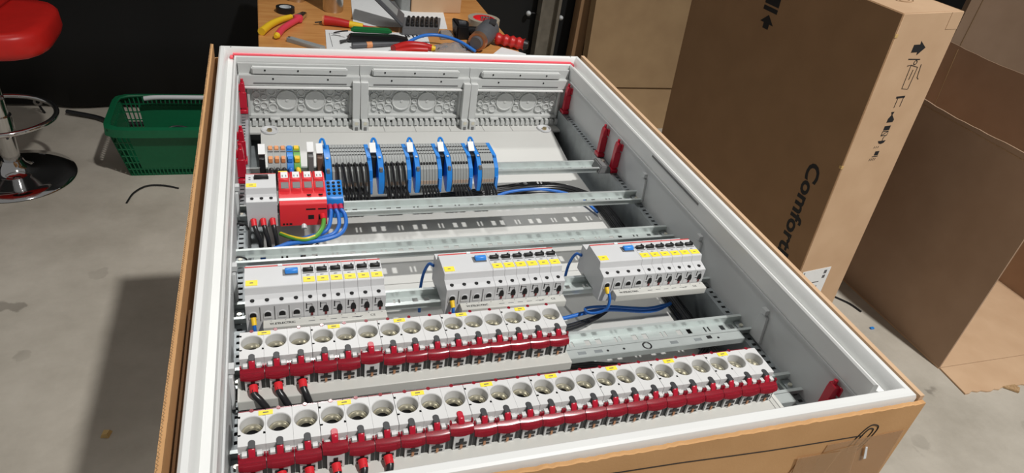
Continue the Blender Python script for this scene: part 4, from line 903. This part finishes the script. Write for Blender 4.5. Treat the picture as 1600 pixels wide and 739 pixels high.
MB().cyl((SX, SY, -.800), (SX, SY, -.745), .038, n=24).build('ring_clamp', 'chrome', t)
MB().tube([(SX+.012, SY-.02, -.83), (SX-.012, SY-.034, -.70), (SX-.02, SY-.03, -.52)], .008, 8).build('lift_lever', 'dark_grey', t)
def cushion(hx, hy, z0, z1, pw=4.0):
    m = MB(); n = 40; prof = [(.0, z0), (.90, z0), (.98, z0+.012), (1.0, z0+.030), (.985, z1-.018), (.94, z1-.003), (.80, z1-.004), (.5, z1-.012), (.0, z1-.016)]
    vs = []; k = len(prof)
    for i in range(n):
        a = 2*math.pi*i/n; ca, sa = math.cos(a), math.sin(a); r_ = 1/((abs(ca)**pw+abs(sa)**pw)**(1/pw))
        for s_, z in prof: vs.append((SX + hx*r_*ca*max(s_, 1e-4), SY + hy*r_*sa*max(s_, 1e-4), z))
    return m.add(vs, [(i*k+j, ((i+1) % n)*k+j, ((i+1) % n)*k+j+1, i*k+j+1) for i in range(n) for j in range(k-1)])
cushion(.245, .215, -.465, -.375).build('seat', 'red_leather', t, sharp=60)
MB().tube([(SX-.03+.24*0, SY-.21, -.372), (SX+.03, SY-.02, -.386), (SX+.08, SY+.19, -.372)], .0025, 6).build('seat_seam', 'handle_red', t)
MB().cyl((SX, SY, -.49), (SX, SY, -.462), .09, n=20).build('seat_plate', 'black', t)
# backrest
mb = MB(); vs = []; fs = []; n = 24
for i in range(n+1):
    a = math.radians(100+160*i/n)
    for (rr, z) in ((.21, -.42), (.255, -.42), (.27, -.15), (.225, -.15)): vs.append((SX+rr*math.cos(a), SY+rr*math.sin(a), z))
for i in range(n):
    for j in range(4): fs.append((i*4+j, (i+1)*4+j, (i+1)*4+(j+1) % 4, i*4+(j+1) % 4))
fs += [(0, 1, 2, 3), (n*4+3, n*4+2, n*4+1, n*4)]
mb.add(vs, fs).build('backrest', 'red_leather', t, bevel=.01, sharp=60)

# ================================================================== GREEN BASKET
bx0, bx1, by0, by1, bz0, bz1 = -.500, -.060, 2.300, 2.605, -1.0, -.772
t = thing('shopping_basket', ((bx0+bx1)/2, (by0+by1)/2, -1.0), None, 'green plastic shopping basket on the floor by the black wall', 'basket')
ins = .045
def bpt(u, v, s_):   # u,v 0..1 ; s_ height 0..1
    k = ins*(1-s_); return (bx0+k+(bx1-bx0-2*k)*u, by0+k+(by1-by0-2*k)*v, bz0+(bz1-bz0)*s_)
B(bx0+ins, bx1-ins, by0+ins, by1-ins, bz0+.004, bz0+.008).build('basket_floor', 'basket_green', t)
def wallgrid(m, fu, nu, rows=7):
    def bar(p, q, w_): m.tube([p, q], w_, 4, smooth=0)
    # solid lower and middle bands with a lattice of ribs above and at the ends
    for i in range(nu+1): bar(fu(i/nu, .02), fu(i/nu, 1), .0032)
    for j in range(rows+1): bar(fu(0, j/rows), fu(1, j/rows), .0030)
for nm, fu, nu in (('near_wall', lambda u, s_: bpt(u, 0, s_), 26), ('far_wall', lambda u, s_: bpt(u, 1, s_), 26), ('left_wall', lambda u, s_: bpt(0, u, s_), 17), ('right_wall', lambda u, s_: bpt(1, u, s_), 17)):
    m = MB(); wallgrid(m, fu, nu); wl = m.build(nm, 'basket_green', t)
    # solid panel leaving only upper and lower slots open
    a, b, c_, d = fu(.14, .16), fu(.86, .16), fu(.86, .84), fu(.14, .84)
    off = Vector((0, .0025, 0)) if 'near' in nm or 'far' in nm else Vector((.0025, 0, 0))
    MB().hexa([Vector(a)-off, Vector(b)-off, Vector(c_)-off, Vector(d)-off, Vector(a)+off, Vector(b)+off, Vector(c_)+off, Vector(d)+off]).build('wall_panel', 'basket_green', wl)
m = MB()
rp = []
for i in range(44):
    a = 2*math.pi*i/44; ca, sa = math.cos(a), math.sin(a); k = 1/((abs(ca)**8+abs(sa)**8)**(1/8)); rp.append((k*ca, k*sa))
vs = []; fs = []; cxm, cym = (bx0+bx1)/2, (by0+by1)/2; hx, hy = (bx1-bx0)/2, (by1-by0)/2
prof = [(-.002, bz1-.004), (.014, bz1-.004), (.017, bz1-.030), (.020, bz1-.030), (.019, bz1+.002), (.0, bz1+.006), (-.004, bz1+.002)]; k = len(prof)
for ca, sa in rp:
    for e, z in prof: vs.append((cxm+ca*(hx+e), cym+sa*(hy+e), z))
for i in range(44):
    for j in range(k): fs.append((i*k+j, ((i+1) % 44)*k+j, ((i+1) % 44)*k+(j+1) % k, i*k+(j+1) % k))
MB().add(vs, fs).build('basket_rim', 'basket_green', t, sharp=30)
MB().tube([(bx0+.10, cym+.10, bz1+.012), (bx0+.16, cym+.10, bz1+.018), (bx1-.10, cym+.10, bz1+.018)], .010, 10).build('basket_handle', 'tape_white', t)
wire('loose_cable', [(-.42, 2.36, -.965), (-.38, 2.44, -.90), (-.30, 2.50, -.86), (-.20, 2.48, -.88), (-.14, 2.42, -.95), (-.25, 2.40, -.97)], .004, 'black', 'black cable coiled inside the green basket', None, cat='cable')
wire('loose_cable', [(-.20, 2.55, -.90), (-.16, 2.52, -.80), (-.10, 2.50, -.745), (-.05, 2.49, -.74), (-.08, 2.45, -.85)], .003, 'black', 'black cable arching above the right end of the green basket', None, cat='cable')
# floor odds and ends
wire('floor_cable', [(-.447, 2.13, -.997), (-.43, 2.20, -.995), (-.39, 2.25, -.995), (-.33, 2.25, -.995), (-.275, 2.228, -.997)], .0035, 'black', 'short bent black cable lying on the concrete in front of the basket', None, cat='cable')
wire('floor_hose', [(-.78, 2.91, -.982), (-.66, 2.86, -.985), (-.58, 2.80, -.985), (-.48, 2.79, -.985), (-.30, 2.80, -.985)], .010, 'black', 'black hose along the foot of the black wall', None, cat='hose')
random.seed(3)
tag(MB().hexa([(-.366,.992,-1.0),(-.346,.988,-1.0),(-.340,1.010,-1.0),(-.362,1.016,-1.0),(-.362,.994,-.991),(-.349,.991,-.987),(-.345,1.006,-.989),(-.359,1.010,-.991)]).build('wood_chip', 'wood_scrap', org=(-.353, 1.0, -1.0)), 'pale wood chip lying on the dark stained concrete', 'chip')
wire('floor_cable', [(2.165, 1.23, -.997), (2.20, 1.18, -.996), (2.215, 1.13, -.997)], .004, 'black', 'short black cable scrap on the floor beside the big carton', None, cat='cable')
tag(B(2.180, 2.196, 1.034, 1.044, -1.0, -.994).build('blue_scrap', 'blue_plastic', org=(2.19, 1.04, -1.0), bevel=.001), 'tiny blue plastic scrap on the floor between the cartons', 'scrap')
# eyelet hook by the wall
t = thing('tarp_tie', (-.888, 2.93, -1.0), None, 'elastic ball tie with chrome eyelet low on the wall beside the stool', 'tie')
MB().tube([(-.872, 2.93, -.998), (-.880, 2.93, -.98), (-.886, 2.93, -.962)], .005, 8).build('tie_cord', 'black', t)
MB().lathe([(.008, -.003), (.018, -.003), (.018, .003), (.008, .003)], c=(-.888, 2.93, -.945), n=18, axis='y', closed=True).build('tie_eyelet', 'chrome', t)

# ================================================================== BACK RIGHT: POST, TIES, CARTONS
t = thing('steel_post', (1.455, 2.93, -1.0), None, 'grey steel upright post in front of the black wall', 'post')
B(1.400, 1.415, 2.90, 2.96, -1.0, 1.6).build('post_flange', 'post_metal', t); B(1.490, 1.505, 2.90, 2.96, -1.0, 1.6).build('post_flange', 'post_metal', t); B(1.415, 1.490, 2.935, 2.945, -1.0, 1.6).build('post_web', 'post_metal', t)
for x, z, dx, lab in ((1.355, -.455, .045, 'left of'), (1.535, -.47, -.03, 'right of')):
    t = thing('tarp_ball', (x, 2.955, z), None, f'white ball tie holding the tarpaulin {lab} the steel post', 'tie', 'ball ties beside the post')
    MB().lathe([(.0001, .013), (.008, .010), (.0125, .004), (.0125, -.004), (.008, -.010), (.0001, -.013)], c=(x, 2.952, z), n=16, axis='y').build('tie_ball', 'tape_white', t, sharp=80)
    MB().tube([(x, 2.955, z), (x+dx*.6, 2.95, z+.003), (x+dx, 2.95, z)], .003, 6).build('tie_cord', 'black', t)
wire_ = B(1.60, 1.66, 2.88, 2.95, -1.0, .9).build('timber_board', 'cardboard_dark', org=(1.63, 2.9, -1.0)); tag(wire_, 'dull brown board standing between the post and the flat carton', 'board')
# flat carton leaning behind
t = thing('flat_carton', (1.95, 2.6, -1.0), None, 'tall flat cardboard carton standing behind, left of the big lettered carton', 'box')
MB().hexa([(1.655,2.74,-1.0),(2.30,2.74,-1.0),(2.30,2.80,-1.0),(1.655,2.80,-1.0),(1.655,2.78,-.775),(2.30,2.78,-.775),(2.30,2.84,-.775),(1.655,2.84,-.775)]).build('lower_panel', 'cardboard_grey', t)
MB().hexa([(1.648,2.77,-.77),(2.30,2.77,-.77),(2.30,2.83,-.77),(1.648,2.83,-.77),(1.625,2.82,.25),(2.29,2.82,.25),(2.29,2.88,.25),(1.625,2.88,.25)]).build('upper_panel', 'cardboard_grey', t)
# big lettered carton
Rm = Matrix.Rotation(.0772, 4, 'Z') @ Matrix.Rotation(-.0036, 4, 'X') @ Matrix.Rotation(-.0551, 4, 'Y')
bo = Vector((1.7093, 1.0767, .1515)); bw, bl, bh = .2334, .9195, 1.15
base = bo + Rm @ Vector((bw/2, bl/2, -bh))
big_ = thing('lettered_carton', tuple(base), Rm.to_euler(), 'big brown carton with large black lettering standing on its narrow end', 'box')
def L(p): return (p[0]-bw/2, p[1]-bl/2, p[2]+bh)
def lput(name, mb, m, parent=big_, bevel=0):
    mb.v = [L(v) for v in mb.v]; return put(name, mb.mesh(name, m, bevel=bevel), parent)
tck = .006
lput('left_panel', B(0, tck, 0, bl, -bh, -.001), 'cardboard_dark', bevel=.0015)  # same carton, darker card: shade of this side put into the colour
near_p = lput('narrow_panel', B(tck, bw, 0, tck, -bh, -.001), 'cardboard_pale', bevel=.0015)  # lit end and top take paler card, their light put into the colour
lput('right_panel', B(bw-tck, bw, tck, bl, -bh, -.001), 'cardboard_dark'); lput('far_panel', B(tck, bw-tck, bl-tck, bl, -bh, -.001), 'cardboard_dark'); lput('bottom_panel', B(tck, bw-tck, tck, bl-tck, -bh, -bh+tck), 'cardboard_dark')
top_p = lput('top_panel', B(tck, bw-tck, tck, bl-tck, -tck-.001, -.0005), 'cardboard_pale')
lput('handle_cutout', MB().tube([(bw*.52+.03*math.cos(a), .11+.018*math.sin(a), 0) for a in [2*math.pi*i/20 for i in range(21)]], .001, 5, smooth=0), 'cardboard_dark')
lput('handle_cutout', MB().tube([(bw*.52+.017*math.cos(a), .11+.009*math.sin(a), 0) for a in [2*math.pi*i/20 for i in range(21)]], .001, 5, smooth=0), 'cardboard_dark')
lput('staple_hole', B(.001, .012, -.001, .008, -.066, -.056), 'wood_scrap'); lput('staple_hole', B(-.001, .008, -.001, .008, -.476, -.466), 'wood_scrap')
lput('side_flap', B(bw*.80, bw-.002, -.0012, .0, -.05, -.002), 'cardboard_pale')
me_c = text_mesh('Comfort', .0735, 'print_black', bold=.0022); me_t = text_mesh('ComfortLine', .0735, 'print_black', bold=.0022)
kx = .338/(max(v.co.x for v in me_c.vertices)-min(v.co.x for v in me_c.vertices))
for v in me_t.vertices: v.co.x *= kx
o = put('lettering', me_t, big_); place_basis(o, L((-.0006, .1175, -.508)), (0, 0, -1), (0, -1, 0))
# print on the left face: bars and arrow
def lface(poly, name='printed_mark'):   # polygon (y,z) on the left face
    return lput(name, MB().prism(poly, -.0008, .0, 'x'), 'print_black')
lface([(.455, -.133), (.523, -.133), (.523, -.147), (.455, -.147)]); lface([(.455, -.126), (.523, -.126), (.523, -.004), (.455, -.004)])
lface([(.489, -.158), (.522, -.186), (.503, -.186), (.503, -.204), (.476, -.204), (.476, -.186), (.457, -.186)], 'printed_arrow')
o = put('lettering', text_mesh('IP', .045, 'tape_white', bold=.001), big_); place_basis(o, L((-.0012, .505, -.03)), (0, 0, -1), (0, -1, 0))
def nface(poly, name='printed_symbol'): return lput(name, MB().prism(poly, -.0008, .0, 'y'), 'print_black', near_p if False else big_)
nface([(.139, -.100), (.112, -.080), (.114, -.090), (.090, -.090), (.090, -.112), (.114, -.112), (.116, -.121)], 'printed_arrow')
nface([(.091, -.130), (.138, -.133), (.138, -.136), (.091, -.133)])
def nline(pts, r=.0011, name='printed_symbol'): return lput(name, MB().tube([(a, -.0003, b) for a, b in pts], r, 5, smooth=0), 'print_black')
nline([(.112, -.150), (.142, -.158), (.140, -.225), (.115, -.222), (.112, -.150), (.098, -.152)]); nline([(.128, -.165), (.127, -.195)]); nline([(.152, -.150), (.158, -.190), (.166, -.196)]); nline([(.125+.006*math.cos(a), -.143+.006*math.sin(a)) for a in [2*math.pi*i/12 for i in range(13)]])
nface([(.108, -.246), (.142, -.246), (.142, -.252), (.108, -.252)]); nline([(.116, -.252), (.116, -.282)]); nline([(.138, -.252), (.138, -.280)])
nface([(.114, -.296), (.126, -.296), (.123, -.306), (.138, -.322), (.136, -.330), (.112, -.330), (.112, -.318), (.120, -.306)])
nface([(.112, -.342), (.136, -.342), (.136, -.356), (.112, -.356)]); nline([(.112, -.360), (.136, -.360), (.136, -.374), (.112, -.374), (.112, -.360)]); nline([(.112, -.374), (.136, -.360)])
nface([(.110, -.392), (.116, -.400), (.126, -.403), (.136, -.400), (.141, -.392)]); nline([(.126, -.392), (.126, -.380), (.132, -.378)]); 
for k in range(3): nline([(.106+.008*k, -.410), (.104+.008*k, -.416)], .0009)
nface([(.118, -.428), (.134, -.428), (.134, -.442), (.118, -.442)]); nline([(.112, -.446), (.136, -.446)])
for k in range(4): nline([(.108+.007*k, -.452), (.106+.007*k, -.460)], .0009)
lb = lput('shipping_label', B(.020, .144, -.0010, .0, -.99, -.880), 'paper')
lput('label_print', MB().box(.118, .130, -.0014, -.001, -.905, -.890).box(.118, .130, -.0014, -.001, -.925, -.912).box(.026, .030, -.0014, -.001, -.92, -.885).box(.075, .11, -.0014, -.001, -.94, -.936).box(.075, .11, -.0014, -.001, -.96, -.956), 'print_grey', lb)
# big open carton on the right
t = thing('open_carton', (2.68, 1.4, -1.0), None, 'large empty carton lying open on the floor at the right', 'box')
ox0, ox1, oy0, oy1, oz1 = 2.288, 3.055, .810, 2.05, -.215
def torn(y0, y1, x, zt, seed, n=40, amp=.0012):
    random.seed(seed); return MB().prism([(y0, -.994)] + [(y0+(y1-y0)*i/n, zt+jit(amp)+.003*math.sin(i*.35)) for i in range(n+1)] + [(y1, -.994)], x, x+.006, 'x')
torn(oy0, oy1, ox0, oz1, 1).build('left_wall', 'cardboard_mid', t)
torn(oy0, oy1, ox1, oz1+.012, 2).build('right_wall', 'cardboard_mid', t)
B(ox0+.006, ox1, oy1-.006, oy1, -.994, oz1+.01).build('far_wall', 'cardboard_mid', t)
B(ox0, ox1+.006, oy0, oy1, -1.0, -.994).build('floor_panel', 'cardboard_pale', t)
random.seed(8)
fl = [(ox0+.004, oy0-.002), (ox0-.006, oy0-.124)] + [(ox0-.006+(ox1-ox0)*i/40, oy0-.124+jit(.004)+.004*math.sin(i*.7)) for i in range(1, 41)] + [(ox1, oy0-.002)]
MB().prism(fl, -.999, -.994, 'z').build('front_flap', 'cardboard_pale', t)
MB().hexa([(2.46,.690,-.998),(2.52,.69,-.998),(2.52,.67,-.998),(2.50,.655,-.998),(2.46,.690,-.993),(2.52,.69,-.993),(2.52,.67,-.990),(2.50,.655,-.990)]).build('torn_tongue', 'card_edge', t)
B(ox0-.0008, ox0+.0068, oy0+.001, oy1, oz1-.018, oz1-.0165).build('torn_edge', 'card_edge', t)
mb = MB(); mb.tube([(ox1-.001, 1.93, oz1), (ox1-.001, 1.90, -.6), (ox1-.001, 1.88, -.98)], .002, 5, smooth=2); mb.build('wall_crease', 'cardboard_grey', t)
# further cartons behind it
t = thing('standing_carton', (3.5, 2.3, -1.0), None, 'tall brown cardboard sheet standing behind the open carton', 'box')
MB().hexa([(3.20,2.10,-1.0),(4.40,1.55,-1.0),(4.43,1.60,-1.0),(3.23,2.15,-1.0),(3.20,2.10,.45),(4.40,1.55,.45),(4.43,1.60,.45),(3.23,2.15,.45)]).build('sheet_panel', 'cardboard_mid', t)
MB().tube([(3.245, 2.078, -1.0), (3.245, 2.078, .45)], .002, 5, smooth=0).build('sheet_crease', 'cardboard_grey', t)
bpy.context.view_layer.update()
